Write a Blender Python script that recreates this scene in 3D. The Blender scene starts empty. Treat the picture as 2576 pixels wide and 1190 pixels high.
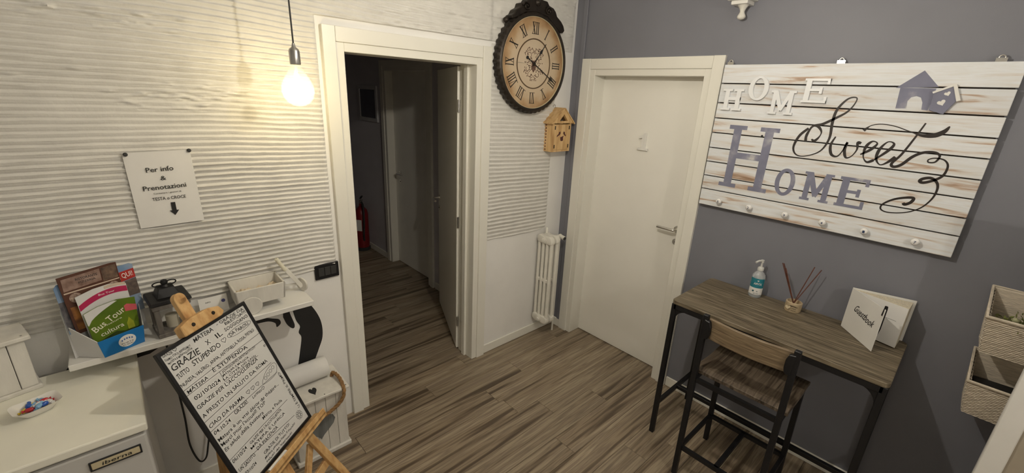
import bpy, bmesh, math, random
import numpy as np
from mathutils import Vector as V, Matrix as MX
random.seed(7); rng = np.random.default_rng(7)
PI = math.pi
D = bpy.data
SC = bpy.context.scene
COL = SC.collection

# ---------------------------------------------------------------- camera, world, exposure
cd = D.cameras.new('camera'); cam = D.objects.new('camera', cd); COL.objects.link(cam)
cam.location = (-2.64488, -2.24518, 1.94957)
cam.rotation_euler = (1.24692646, -0.0465025, -0.738316)
cd.sensor_width = 36; cd.lens = 1078.993 / 2576 * 36; cd.clip_start = .02
SC.camera = cam
w = D.worlds.new('world'); SC.world = w; w.use_nodes = True
w.node_tree.nodes['Background'].inputs[0].default_value = (.03, .03, .035, 1)
w.node_tree.nodes['Background'].inputs[1].default_value = .3
SC.view_settings.view_transform = 'Standard'; SC.view_settings.look = 'None'
SC.view_settings.gamma = 1; SC.view_settings.use_curve_mapping = False
SC.view_settings.exposure = 1.05
CEIL = 2.8
BULB_W, LAMP_W, FILL_W = 78.0, 900.0, 600.0        # radiance of the bulb core / the second bulb / the added fill lamp
BULB = V((-2.042, -.28, 1.915))

# ---------------------------------------------------------------- helpers
def hexc(h):
    h = h.lstrip('#'); o = []
    for i in (0, 2, 4):
        c = int(h[i:i+2], 16) / 255
        o.append(c / 12.92 if c <= .04045 else ((c + .055) / 1.055) ** 2.4)
    return (*o, 1)
def rgb(c): return hexc(c) if isinstance(c, str) else (*c[:3], 1)
MATS = {}
def mat(name, col, rough=.5, metal=0, var=.06, vs=8, stretch=(1, 1, 1), bump=0, bs=40, col2=None, rnd=0, spec=.5, ramp=None, detail=4, bstretch=None, dist=0):
    if name in MATS: return MATS[name]
    m = D.materials.new(name); m.use_nodes = True; nt = m.node_tree; N = nt.nodes; L = nt.links
    b = N['Principled BSDF']; b.inputs['Roughness'].default_value = rough; b.inputs['Metallic'].default_value = metal
    b.inputs['Specular IOR Level'].default_value = spec
    c = rgb(col)
    tc = N.new('ShaderNodeTexCoord'); mp = N.new('ShaderNodeMapping'); mp.inputs['Scale'].default_value = stretch
    L.new(tc.outputs['Object'], mp.inputs['Vector'])
    if rnd:
        oi = N.new('ShaderNodeObjectInfo'); mu = N.new('ShaderNodeMath'); mu.operation = 'MULTIPLY'; mu.inputs[1].default_value = 57.
        L.new(oi.outputs['Random'], mu.inputs[0]); cb = N.new('ShaderNodeCombineXYZ')
        for k in range(3): L.new(mu.outputs[0], cb.inputs[k])
        L.new(cb.outputs[0], mp.inputs['Location'])
    n = N.new('ShaderNodeTexNoise'); n.inputs['Scale'].default_value = vs; n.inputs['Detail'].default_value = detail; n.inputs['Distortion'].default_value = dist
    L.new(mp.outputs[0], n.inputs['Vector'])
    r = N.new('ShaderNodeValToRGB')
    if ramp:
        e = r.color_ramp.elements
        while len(e) < len(ramp): e.new(.5)
        for el, (p, cc) in zip(e, ramp): el.position = p; el.color = rgb(cc)
    else:
        c2 = rgb(col2) if col2 else None
        r.color_ramp.elements[0].position = .3; r.color_ramp.elements[1].position = .7
        r.color_ramp.elements[0].color = c2 or tuple(x * (1 - var) for x in c[:3]) + (1,)
        r.color_ramp.elements[1].color = c if c2 else tuple(min(1, x * (1 + var)) for x in c[:3]) + (1,)
    L.new(n.outputs['Fac'], r.inputs['Fac'])
    if rnd:
        hs = N.new('ShaderNodeHueSaturation'); mr = N.new('ShaderNodeMapRange')
        mr.inputs['To Min'].default_value = 1 - rnd; mr.inputs['To Max'].default_value = 1 + rnd
        L.new(oi.outputs['Random'], mr.inputs['Value']); L.new(mr.outputs[0], hs.inputs['Value']); L.new(r.outputs['Color'], hs.inputs['Color'])
        L.new(hs.outputs['Color'], b.inputs['Base Color'])
    else: L.new(r.outputs['Color'], b.inputs['Base Color'])
    if bump:
        n2 = N.new('ShaderNodeTexNoise'); n2.inputs['Scale'].default_value = bs; n2.inputs['Detail'].default_value = 3
        if bstretch:
            m2 = N.new('ShaderNodeMapping'); m2.inputs['Scale'].default_value = bstretch
            L.new(tc.outputs['Object'], m2.inputs['Vector']); L.new(m2.outputs[0], n2.inputs['Vector'])
        else: L.new(mp.outputs[0], n2.inputs['Vector'])
        bp = N.new('ShaderNodeBump'); bp.inputs['Strength'].default_value = bump; bp.inputs['Distance'].default_value = .004
        L.new(n2.outputs['Fac'], bp.inputs['Height']); L.new(bp.outputs['Normal'], b.inputs['Normal'])
    MATS[name] = m; return m
def emit(name, col, s):
    m = D.materials.new(name); m.use_nodes = True; nt = m.node_tree
    e = nt.nodes.new('ShaderNodeEmission'); e.inputs[0].default_value = rgb(col); e.inputs[1].default_value = s
    nt.links.new(e.outputs[0], nt.nodes['Material Output'].inputs[0]); return m
def clear(name, col, amount, rough=.05):
    m = D.materials.new(name); m.use_nodes = True; nt = m.node_tree; N = nt.nodes; L = nt.links
    t = N.new('ShaderNodeBsdfTransparent'); t.inputs[0].default_value = rgb(col)
    g = N.new('ShaderNodeBsdfPrincipled'); g.inputs['Roughness'].default_value = rough; g.inputs['Base Color'].default_value = (.9, .92, .95, 1)
    mx = N.new('ShaderNodeMixShader'); mx.inputs[0].default_value = amount
    L.new(t.outputs[0], mx.inputs[1]); L.new(g.outputs[0], mx.inputs[2]); L.new(mx.outputs[0], N['Material Output'].inputs[0]); return m

def smoothpts(P, n=6, closed=False):
    P = [V(p) for p in P]; out = []; k = len(P)
    for i in range(k if closed else k - 1):
        if closed: a, b, c, d = P[i-1], P[i], P[(i+1) % k], P[(i+2) % k]
        else: a, b, c, d = P[max(i-1, 0)], P[i], P[i+1], P[min(i+2, k-1)]
        for j in range(n):
            t = j / n
            out.append(.5 * ((2*b) + (c-a)*t + (2*a-5*b+4*c-d)*t*t + (3*b-a-3*c+d)*t**3))
    if not closed: out.append(P[-1])
    return out

class MB:
    def __init__(s, M=None): s.v = []; s.f = []; s.M = M
    def add(s, vs, fs):
        k = len(s.v)
        s.v += [tuple(s.M @ V(p)) if s.M else tuple(p) for p in vs]
        s.f += [tuple(i + k for i in f) for f in fs]; return s
    def box(s, x0, x1, y0, y1, z0, z1):
        return s.add([(x0,y0,z0),(x1,y0,z0),(x1,y1,z0),(x0,y1,z0),(x0,y0,z1),(x1,y0,z1),(x1,y1,z1),(x0,y1,z1)],
                     [(0,3,2,1),(4,5,6,7),(0,1,5,4),(1,2,6,5),(2,3,7,6),(3,0,4,7)])
    def beam(s, p, q, w, t, up=(0, 0, 1)):
        p = V(p); q = V(q); d = (q - p).normalized(); a = d.cross(V(up))
        if a.length < 1e-4: a = d.cross(V((1, 0, 0)))
        a.normalize(); b = a.cross(d).normalized(); a *= w / 2; b *= t / 2
        return s.add([p-a-b, p+a-b, p+a+b, p-a+b, q-a-b, q+a-b, q+a+b, q-a+b],
                     [(0,1,2,3),(7,6,5,4),(0,4,5,1),(1,5,6,2),(2,6,7,3),(3,7,4,0)])
    def tube(s, P, r, n=8, cap=True, closed=False):
        P = [V(p) for p in P]; m = len(P); vs = []; fs = []
        R = r if isinstance(r, (list, tuple)) else [r] * m
        up = None
        for i in range(m):
            if closed: d = P[(i+1) % m] - P[i-1]
            else: d = P[min(i+1, m-1)] - P[max(i-1, 0)]
            d.normalize()
            if up is None: up = d.orthogonal().normalized()
            up = (up - d * up.dot(d)).normalized(); b = d.cross(up)
            for k in range(n):
                a = 2 * PI * k / n; vs.append(P[i] + (up * math.cos(a) + b * math.sin(a)) * R[i])
        for i in range(m if closed else m - 1):
            j = (i + 1) % m
            for k in range(n): fs.append((i*n+k, i*n+(k+1) % n, j*n+(k+1) % n, j*n+k))
        if cap and not closed: fs += [tuple(range(n))[::-1], tuple((m-1)*n+k for k in range(n))]
        return s.add(vs, fs)
    def cyl(s, p, q, r, n=16, r2=None): return s.tube([p, q], [r, r if r2 is None else r2], n)
    def lathe(s, prof, o=(0, 0, 0), n=24, ax=(0, 0, 1), sx=1, sy=1):
        o = V(o); ax = V(ax).normalized(); a = ax.orthogonal().normalized(); b = ax.cross(a); vs = []; fs = []; m = len(prof)
        for r, z in prof:
            for k in range(n):
                t = 2 * PI * k / n; vs.append(o + ax * z + a * r * math.cos(t) * sx + b * r * math.sin(t) * sy)
        for i in range(m - 1):
            for k in range(n): fs.append((i*n+k, i*n+(k+1) % n, (i+1)*n+(k+1) % n, (i+1)*n+k))
        if prof[0][0] > 1e-6: fs.append(tuple(range(n))[::-1])
        if prof[-1][0] > 1e-6: fs.append(tuple((m-1)*n+k for k in range(n)))
        return s.add(vs, fs)
    def prism(s, poly, F, d0, d1):
        o, U, W = (V(x) for x in F); N = U.cross(W).normalized(); k = len(poly)
        area = sum(poly[i-1][0]*poly[i][1] - poly[i][0]*poly[i-1][1] for i in range(k))
        if area < 0: poly = poly[::-1]
        vs = [o + U*a + W*b + N*d0 for a, b in poly] + [o + U*a + W*b + N*d1 for a, b in poly]
        return s.add(vs, [tuple(range(k))[::-1], tuple(range(k, 2*k))] + [(i, (i+1) % k, k+(i+1) % k, k+i) for i in range(k)])
    def ring(s, po, pi, F, d0, d1):
        o, U, W = (V(x) for x in F); N = U.cross(W).normalized(); k = len(po)
        vs = [o+U*a+W*b+N*d for d in (d0, d1) for P in (po, pi) for a, b in P]; fs = []
        for i in range(k):
            j = (i+1) % k
            fs += [(i, k+i, k+j, j), (2*k+i, 2*k+j, 3*k+j, 3*k+i), (i, j, 2*k+j, 2*k+i), (k+i, 3*k+i, 3*k+j, k+j)]
        return s.add(vs, fs)
    def ribbon(s, pts, w, F, d0, d1, n=5, closed=False):
        P = smoothpts([(a, b, 0) for a, b in pts], n, closed); m = len(P); Lp = []; Rp = []
        for i in range(m):
            d = (P[(i+1) % m] - P[i-1]) if closed else (P[min(i+1, m-1)] - P[max(i-1, 0)])
            d.normalize(); q = V((-d.y, d.x, 0)); ww = w(i / (m - 1)) if callable(w) else w
            Lp.append(P[i] + q*ww/2); Rp.append(P[i] - q*ww/2)
        o, U, W = (V(x) for x in F); N = U.cross(W).normalized()
        vs = [o+U*p.x+W*p.y+N*d for d in (d0, d1) for S in (Lp, Rp) for p in S]; fs = []
        for i in range(m if closed else m - 1):
            j = (i+1) % m
            fs += [(2*m+i, 3*m+i, 3*m+j, 2*m+j), (i, j, m+j, m+i), (i, 2*m+i, 2*m+j, j), (m+i, m+j, 3*m+j, 3*m+i)]
        return s.add(vs, fs)
    def build(s, name, m, root=None, bevel=0, smooth=None, kind=None, seg=1):
        me = D.meshes.new(name); off = V(root_loc(root)) if root else V((0, 0, 0))
        me.from_pydata([tuple(V(p) - off) for p in s.v], [], s.f); me.update()
        if bevel:
            bm = bmesh.new(); bm.from_mesh(me); bmesh.ops.recalc_face_normals(bm, faces=bm.faces)
            ed = [e for e in bm.edges if len(e.link_faces) == 2 and e.calc_face_angle(0) > .5]
            bmesh.ops.bevel(bm, geom=ed, offset=bevel, segments=seg, affect='EDGES', clamp_overlap=True, profile=.5); bm.to_mesh(me); bm.free()
        if smooth is not None:
            for p in me.polygons: p.use_smooth = True
            me.set_sharp_from_angle(angle=math.radians(smooth))
        return link(name, me, m, root, kind)
def root_loc(r):
    l = V((0, 0, 0))
    while r is not None: l = l + r.location; r = r.parent
    return l
def link(name, me, m, root=None, kind=None):
    if m: me.materials.append(m)
    o = D.objects.new(name, me); COL.objects.link(o)
    if root: o.parent = root
    if kind: o['kind'] = kind
    return o
def tag(o, label, cat, group=None):
    o['label'] = label; o['category'] = cat
    if group: o['group'] = group
    return o
def thing(name, label, cat, loc=(0, 0, 0), group=None):
    o = D.objects.new(name, None); COL.objects.link(o); o.location = loc; o.empty_display_size = .05
    return tag(o, label, cat, group)
def struct(name, loc=(0, 0, 0), label=None):
    o = D.objects.new(name, None); COL.objects.link(o); o.location = loc; o.empty_display_size = .05; o['kind'] = 'structure'
    if label: o['label'] = label
    return o
def S(o, label=None):
    o['kind'] = 'structure'
    if label: o['label'] = label
    return o
def frame_mx(o, yaw):   # local -> world
    return MX.Translation(V(o)) @ MX.Rotation(yaw, 4, 'Z')
TC = {}
def glyphs(t):
    if t in TC: return TC[t]
    c = D.curves.new('lettering', 'FONT'); c.body = t; c.size = 1; c.resolution_u = 2; c.offset = .008
    o = D.objects.new('lettering', c); COL.objects.link(o)
    bpy.context.view_layer.update()
    me = D.meshes.new_from_object(o.evaluated_get(bpy.context.evaluated_depsgraph_get()))
    v = np.array([p.co[:2] for p in me.vertices]) if len(me.vertices) else np.zeros((0, 2)); f = [tuple(p.vertices) for p in me.polygons]
    D.objects.remove(o); D.meshes.remove(me); D.curves.remove(c)
    TC[t] = (v, f); return TC[t]
def write(mb, t, F, x, y, size=None, width=None, cap=None, ang=0, d=.0005, center=False, slant=0, jit=0, seed=0):
    """flat lettering in the plane F; cap = cap height, width = run length"""
    v, f = glyphs(t)
    if not len(v): return
    v = v.copy(); x0, x1 = v[:, 0].min(), v[:, 0].max(); v[:, 0] -= x0; W0 = x1 - x0
    sy = cap / .70 if cap else size; sx = width / W0 if width else sy
    v = v * (sx, sy)
    if jit:
        v[:, 1] += jit * np.sin(v[:, 0] / max(sy, 1e-5) * 2.1 + seed * 1.7) + jit * .6 * np.sin(v[:, 0] / max(sy, 1e-5) * 5.3 + seed)
        v[:, 0] += jit * .5 * np.sin(v[:, 1] / max(sy, 1e-5) * 6 + v[:, 0] / max(sy, 1e-5) * 3 + seed)
    v[:, 0] += slant * v[:, 1]
    if center: v[:, 0] -= W0 * sx / 2
    ca, sa = math.cos(ang), math.sin(ang); o, U, Wv = (V(q) for q in F); N = U.cross(Wv).normalized()
    mb.add([o + U*(x + a*ca - b*sa) + Wv*(y + a*sa + b*ca) + N*d for a, b in v], f)
def heart(c, s, n=20):
    P = []
    for i in range(n):
        t = 2*PI*i/n
        P.append((c[0] + s*16*math.sin(t)**3/17, c[1] + s*(13*math.cos(t)-5*math.cos(2*t)-2*math.cos(3*t)-math.cos(4*t))/17))
    return P
def circ(c, r, n=32, ry=None): return [(c[0]+r*math.cos(2*PI*i/n), c[1]+(ry or r)*math.sin(2*PI*i/n)) for i in range(n)]
def rect(a, b, c, d): return [(a, b), (c, b), (c, d), (a, d)]
FL = lambda x, y, z: ((x, y, z), (1, 0, 0), (0, 0, 1))      # faces -y (parallel to the ridged wall)
FR = lambda x, y, z: ((x, y, z), (0, -1, 0), (0, 0, 1))     # faces -x (parallel to the grey wall)
FT = lambda x, y, z: ((x, y, z), (1, 0, 0), (0, 1, 0))      # faces up

# ---------------------------------------------------------------- materials
M_wall = mat('white_plaster', (.82, .81, .79), .75, var=.04, vs=3, bump=.12, bs=60)
M_ridge = mat('ridged_plaster', (.68, .665, .63), .7, var=.05, vs=14, bump=.25, bs=90)
M_grey = mat('grey_paint', (.190, .193, .226), .55, var=.05, vs=2.5, bump=.06, bs=180)
M_ceil = mat('ceiling_paint', (.7, .69, .67), .8, var=.02)
M_lac = mat('white_lacquer', (.85, .835, .78), .38, var=.015, vs=5)
M_trim = mat('cream_lacquer', (.78, .765, .70), .35, var=.015, vs=5)
M_floor = mat('vinyl_plank', (.3, .25, .2), .45, vs=1, stretch=(1.1, 26, 1), rnd=.10, detail=6, bump=.12, bs=1, bstretch=(6, 220, 1),
              ramp=[(.36, (.095, .068, .044)), (.43, (.185, .138, .094)), (.485, (.30, .236, .162)), (.53, (.195, .15, .108)), (.59, (.37, .30, .21)), (.66, (.235, .183, .133))])
M_wtop = mat('dark_oak_x', (.2, .15, .1), .55, vs=1, stretch=(55, 2.6, 20), detail=7, bump=.2, bs=1, bstretch=(160, 4, 60),
             dist=2.2, ramp=[(.30, (.046, .035, .021)), (.44, (.115, .09, .057)), (.55, (.175, .142, .095)), (.68, (.26, .215, .15))])
M_seat = mat('dark_oak_y', (.2, .15, .1), .5, vs=1, stretch=(3, 50, 20), detail=7, bump=.2, bs=1, bstretch=(4, 160, 60),
             dist=1.5, ramp=[(.32, (.03, .021, .014)), (.45, (.085, .063, .044)), (.56, (.13, .099, .071)), (.7, (.18, .143, .105))])
M_backw = mat('oak_back', (.2, .15, .1), .5, vs=1, stretch=(20, 2.6, 60), detail=7, bump=.2, bs=1, bstretch=(60, 4, 160),
              dist=1.8, ramp=[(.28, (.08, .055, .032)), (.45, (.17, .122, .073)), (.6, (.23, .17, .105)), (.78, (.30, .23, .145))])
M_blk = mat('black_metal', (.012, .012, .014), .45, .3, var=.1, bump=.05, bs=200)
M_pine = mat('pine_wood', (.6, .38, .17), .5, vs=1, stretch=(40, 40, 4), detail=5, bump=.08, bs=1, bstretch=(80, 80, 6),
             ramp=[(.3, (.40, .21, .075)), (.5, (.56, .34, .14)), (.7, (.66, .44, .21))])
M_pinel = mat('pale_pine', (.6, .38, .17), .5, vs=1, stretch=(40, 40, 5), detail=5,
              ramp=[(.3, (.44, .25, .10)), (.5, (.62, .40, .18)), (.7, (.70, .49, .25))])
M_chrome = mat('chrome', (.72, .71, .69), .18, 1, var=.02)
M_steel = mat('brushed_steel', (.45, .44, .43), .3, 1, var=.05)
M_ink = mat('black_ink', (.012, .012, .013), .6, var=.05)
M_bwhite = mat('whiteboard', (.62, .62, .61), .22, var=.03, vs=5)
M_paper = mat('paper', (.73, .72, .70), .8, var=.03, vs=10)
M_white = mat('white_paint', (.76, .75, .72), .4, var=.03, vs=9)
M_chalk = mat('chalky_white_wood', (.68, .66, .61), .65, var=.08, vs=6, stretch=(4, 4, 1), bump=.15, bs=30)
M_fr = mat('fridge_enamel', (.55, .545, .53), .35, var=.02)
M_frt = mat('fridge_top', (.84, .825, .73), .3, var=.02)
M_brass = mat('aged_brass', (.60, .52, .34), .45, 0, var=.06)
M_dark = mat('dark_rubber', (.03, .03, .03), .7, var=.1)
M_bronze = mat('dark_bronze', (.030, .023, .018), .45, .5, var=.3, vs=20, bump=.3, bs=60)
M_hall = mat('hall_paint', (.56, .545, .59), .75, var=.05, vs=2)
M_sgn = mat('whitewashed_board', (.7, .66, .6), .6, vs=1, stretch=(9, 3.2, 36), detail=9, dist=.6, rnd=.05, bump=.2, bs=1, bstretch=(60, 5, 140),
            ramp=[(.27, (.30, .19, .12)), (.34, (.50, .38, .30)), (.41, (.66, .64, .62)), (.55, (.72, .745, .78)), (.70, (.66, .66, .65))])
M_lil = mat('worn_lilac_paint', (.16, .165, .24), .6, vs=14, detail=8, ramp=[(.3, (.17, .175, .25)), (.55, (.20, .205, .285)), (.66, (.30, .30, .37)), (.74, (.55, .54, .54))])
M_lil2 = mat('lilac_paint', (.175, .18, .255), .5, var=.08)

# ---------------------------------------------------------------- setting: floor
fl = struct('floor', (0, 0, 0), 'grey brown wood plank floor running into the dark hall')
MB().box(-4.3, .3, -4.2, 4.2, -.06, -.009).build('subfloor', M_dark, fl)
PW, PL = .15, 1.2
JOIN = {0: -.71, 1: -1.355, -4: -.48, -5: -1.0}
plank_me = {}
def plank(x0, x1, y0):
    key = round(x1 - x0, 3)
    if key not in plank_me:
        h = key / 2 - .0007; g = PW / 2 - .0007
        mb = MB().box(-h, h, -g, g, -.008, 0); me = D.meshes.new('plank'); me.from_pydata(mb.v, [], mb.f)
        bm = bmesh.new(); bm.from_mesh(me); bmesh.ops.bevel(bm, geom=[e for e in bm.edges if all(v.co.z > -.001 for v in e.verts)], offset=.0012, segments=1, affect='EDGES'); bm.to_mesh(me); bm.free()
        me.materials.append(M_floor); plank_me[key] = me
    o = D.objects.new('plank', plank_me[key]); COL.objects.link(o); o.parent = fl; o.location = ((x0+x1)/2, y0 + PW/2, 0)
k = -27
while -.36 + PW * k < 4.0:
    y0 = -.36 + PW * k
    if y0 > -4.3:
        lo, hi = (-4.3, .16) if y0 < .05 else (-2.2, -.3)
        if -1.1 < y0 < -.2: hi = .28
        j = JOIN.get(k, random.uniform(0, PL)); x = j - PL * math.ceil((j - lo) / PL)
        while x < hi:
            a, b = max(x, lo), min(x + PL, hi)
            if b - a > .02: plank(a, b, y0)
            x += PL
    k += 1

# ---------------------------------------------------------------- setting: walls
WL = MB()
WL.box(-4.3, -1.775, 0, .16, 0, CEIL).box(-.865, 0, 0, .16, 0, CEIL).box(-1.775, -.865, 0, .16, 2.145, CEIL)
wall_left = WL.build('wall_left', M_wall); S(wall_left, 'white wall of ridged plaster around the open doorway')
WR = MB()
WR.box(0, .14, -.178, .16, 0, CEIL).box(0, .14, -4.2, -1.062, 0, CEIL).box(0, .14, -1.062, -.178, 2.138, CEIL)
wall_right = WR.build('wall_right', M_grey); S(wall_right, 'grey painted wall behind the board and the desk')
S(MB().box(-4.42, -4.3, -4.2, .16, 0, CEIL).build('wall_side', M_wall)); S(MB().box(-4.42, .14, -4.32, -4.2, 0, CEIL).build('wall_back', M_wall))
S(MB().box(-4.42, .3, -4.32, 4.2, CEIL, CEIL + .1).build('ceiling', M_ceil))
# hall beyond the doorway
HX = -.45
H = MB(); H.box(HX, HX+.1, .16, 1.30, 0, CEIL).box(HX, HX+.1, 2.12, 4.0, 0, CEIL).box(HX, HX+.1, 1.30, 2.12, 2.12, CEIL)
S(H.build('wall_hall_right', M_hall)); S(MB().box(-2.3, -2.2, .16, 4.0, 0, CEIL).build('wall_hall_left', M_hall)); S(MB().box(-2.3, HX+.1, 4.0, 4.1, 0, CEIL).build('wall_hall_end', M_hall))
S(MB().box(HX+.1, .3, 1.1, 2.3, 0, CEIL).build('wall_hall_recess', M_hall)) if False else None
S(MB().box(.14, .3, -1.3, .1, 0, CEIL).build('wall_behind_door', M_hall))

# ridged plaster: real relief
def vnoise(x, y, seed):
    r = np.random.default_rng(seed); G = r.random((64, 64)); xi = np.floor(x).astype(int); yi = np.floor(y).astype(int)
    fx = x - xi; fy = y - yi; fx = fx*fx*(3-2*fx); fy = fy*fy*(3-2*fy)
    g = lambda i, j: G[i % 64, j % 64]
    return (g(xi, yi)*(1-fx)+g(xi+1, yi)*fx)*(1-fy)+(g(xi, yi+1)*(1-fx)+g(xi+1, yi+1)*fx)*fy
LUMPS = [(-2.62, 1.885), (-2.45, 1.89), (-2.28, 1.90), (-2.25, 1.895), (-2.22, 1.893), (-2.18, 1.90), (-2.36, 1.86), (-2.33, 1.84), (-2.43, 1.83), (-2.40, 1.83),
         (-2.72, 2.15), (-2.6, 2.165), (-2.5, 2.13), (-2.45, 2.17), (-2.05, 2.13), (-2.85, 1.93), (-2.7, 1.96)] + [(random.uniform(-2.6, -2.15), random.gauss(1.875, .025)) for _ in range(26)] + [(random.uniform(-2.8, -2.3), random.gauss(2.15, .02)) for _ in range(16)]
def relief(name, x0, x1, z0, z1, lam, amp, base, seed, dx=.012, dz=.0027, fade=None, botwave=0, slope=0, noisy=None, keep=None):
    nx = max(2, int((x1-x0)/dx)); nz = max(2, int((z1-z0)/dz))
    X, Z = np.meshgrid(np.linspace(x0, x1, nx), np.linspace(z0, z1, nz))
    if botwave: Z = Z + np.clip(1 - (Z-z0)/.25, 0, 1) * botwave * (vnoise(X*4+9, X*0, seed+5) - .5)
    wob = .045*(vnoise(X*.8+3, Z*.8, seed)-.5) + .010*(vnoise(X*3.5, Z*4, seed+1)-.5) + .0030*(vnoise(X*16, Z*30, seed+2)-.5)
    ph = (Z + slope*(X-x0) + wob) / lam
    f = ph - np.floor(ph); e = np.clip((1-f)/.3, 0, 1); prof = np.where(f < .7, (f/.7)**1.25, e*e*(3-2*e)) + .22*np.exp(-((f-.33)/.09)**2)*(vnoise(X*3, Z*9, seed+8) > .35)
    A = amp * (.5 + .7*vnoise(X*2.2, Z*4.5, seed+3)) * (.75 + .5*vnoise(np.floor(ph)*3.7, X*5, seed+4))
    if fade is not None: A = A * fade(X, Z)
    Hh = base(X, Z) if callable(base) else base
    Hh = Hh + A*prof + .0009*(vnoise(X*40, Z*60, seed+6)-.5)
    if noisy is not None: Hh = Hh + noisy(X, Z)*np.clip(vnoise(X*34, Z*70, seed+7)-.66, 0, 1)
    for lx, lz in LUMPS:
        if x0 < lx < x1 and z0 < lz < z1:
            Hh += .009*np.exp(-((X-lx)/.010)**2-((Z-lz)/.005)**2) - .005*np.exp(-((X-lx)/.013)**2-((Z-lz+.011)/.004)**2)
    Hh = np.clip(Hh, .0008, None)
    K = keep(X, Z) if keep is not None else np.ones_like(Hh, bool)
    # closed rim: the outermost kept vertices fold back to the wall
    Kp = np.pad(K, 1); inner = Kp[2:, 1:-1] & Kp[:-2, 1:-1] & Kp[1:-1, 2:] & Kp[1:-1, :-2] & Kp[2:, 2:] & Kp[:-2, :-2] & Kp[2:, :-2] & Kp[:-2, 2:] & K
    edge = K & ~inner
    Y = np.where(edge, .001, -Hh)
    co = np.stack([X, Y, Z], -1).reshape(-1, 3).astype(np.float32)
    i = np.arange(nz-1)[:, None]*nx + np.arange(nx-1)[None]
    fc = np.stack([i, i+1, i+1+nx, i+nx], -1).reshape(-1, 4)
    fc = fc[K.reshape(-1)[fc].all(1)]
    me = D.meshes.new(name); me.vertices.add(len(co)); me.vertices.foreach_set('co', co.ravel())
    me.loops.add(fc.size); me.loops.foreach_set('vertex_index', fc.ravel().astype(np.int32))
    me.polygons.add(len(fc)); me.polygons.foreach_set('loop_start', np.arange(0, fc.size, 4, dtype=np.int32))
    me.update(calc_edges=True); me.polygons.foreach_set('use_smooth', np.ones(len(fc), bool)); me.set_sharp_from_angle(angle=1.25)
    if keep is not None:
        bm = bmesh.new(); bm.from_mesh(me); bmesh.ops.delete(bm, geom=[v for v in bm.verts if not v.link_faces], context='VERTS'); bm.to_mesh(me); bm.free()
    return link(name, me, M_ridge, wall_left)
relief('ridged_plaster', -3.30, -.02, 1.0, CEIL, .0225, .0155, lambda X, Z: np.where(X < -1.9, .003, np.where(X > -.8, .003, .003 + .009*np.clip((X+1.9)/.06, 0, 1)*np.clip((-.76-X)/.05, 0, 1))), 11, botwave=.02, slope=.010,
       fade=lambda X, Z: np.clip((-.55-X)/.75, .10, 1)*np.clip(.62 + .5*(2.05-Z)*np.clip((-1.9-X)/.2, 0, 1), .45, 1), noisy=lambda X, Z: .030*np.clip((X+1.75)/.3, 0, 1), keep=lambda X, Z: (X < -1.843) | (Z > 2.243))
relief('ridged_plaster', -4.3, -3.30, 1.0, CEIL, .0225, .0115, .003, 11, dx=.03, dz=.004)
relief('ridged_plaster', -.795, -.172, .945, 2.235, .0285, .0110, .002, 37, botwave=.05, slope=.010, fade=lambda X, Z: np.clip((2.3-Z)/.35, .25, 1))

# baseboards
def base(name, x0, x1, y0, y1): S(MB().box(x0, x1, y0, y1, 0, .072).build(name, M_trim, bevel=.003))
base('baseboard_left', -.795, -.012, -.012, 0)
base('baseboard_left_corner', -4.3, -1.90, -.012, 0)
base('baseboard_right', -.012, 0, -4.2, -1.127)
base('baseboard_right_corner', -.016, 0, -.108, 0)
base('baseboard_hall', HX-.012, HX, .2, 1.2); base('baseboard_hall_end', HX-.012, HX, 2.22, 4.0)

S(MB().box(-.014, 0, -.105, -.066, 0, CEIL).build('trim_4', M_grey, bevel=.006, seg=2), 'grey painted vertical strip in the room corner')

# ---------------------------------------------------------------- door trims and leaves
def casing(name, F, oA, oB, iA, iB, H_, h_, label, depth, wall_t=.16):
    """stepped architrave; F plane on the wall face, coordinates (a, z); jamb goes depth behind"""
    r = struct(name, F[0], label)
    e = .042
    for a, b in ((oA, iA - e), (iB + e, oB)): MB().prism(rect(a, 0, b, H_), F, 0, .024).build('stile', M_trim, r, bevel=.002)
    MB().prism(rect(iA - e + .0015, h_ + e, iB + e - .0015, H_ - .001), F, 0, .022).build('header', M_trim, r, bevel=.002)
    for a, b in ((iA - e, iA), (iB, iB + e)): MB().prism(rect(a, 0, b, h_ + e), F, -depth, .014).build('jamb', M_trim, r, bevel=.002)
    MB().prism(rect(iA, h_, iB, h_ + e), F, -depth, .0135).build('head_jamb', M_trim, r, bevel=.002)
    return r
tr = casing('trim_1', FL(0, 0, 0), -1.833, -.801, -1.729, -.912, 2.211, 2.10, 'cream stepped frame around the open doorway', .16)
MB().box(-.93, -.912, .06, .10, 0, 2.10).build('door_stop', M_trim, tr, bevel=.003)
# strips of hinge on the jamb
for z in (.25, 1.05, 1.85): MB().cyl((-.918, .165, z-.04), (-.918, .165, z+.04), .007, 10).build('hinge', M_steel, tr)
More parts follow.
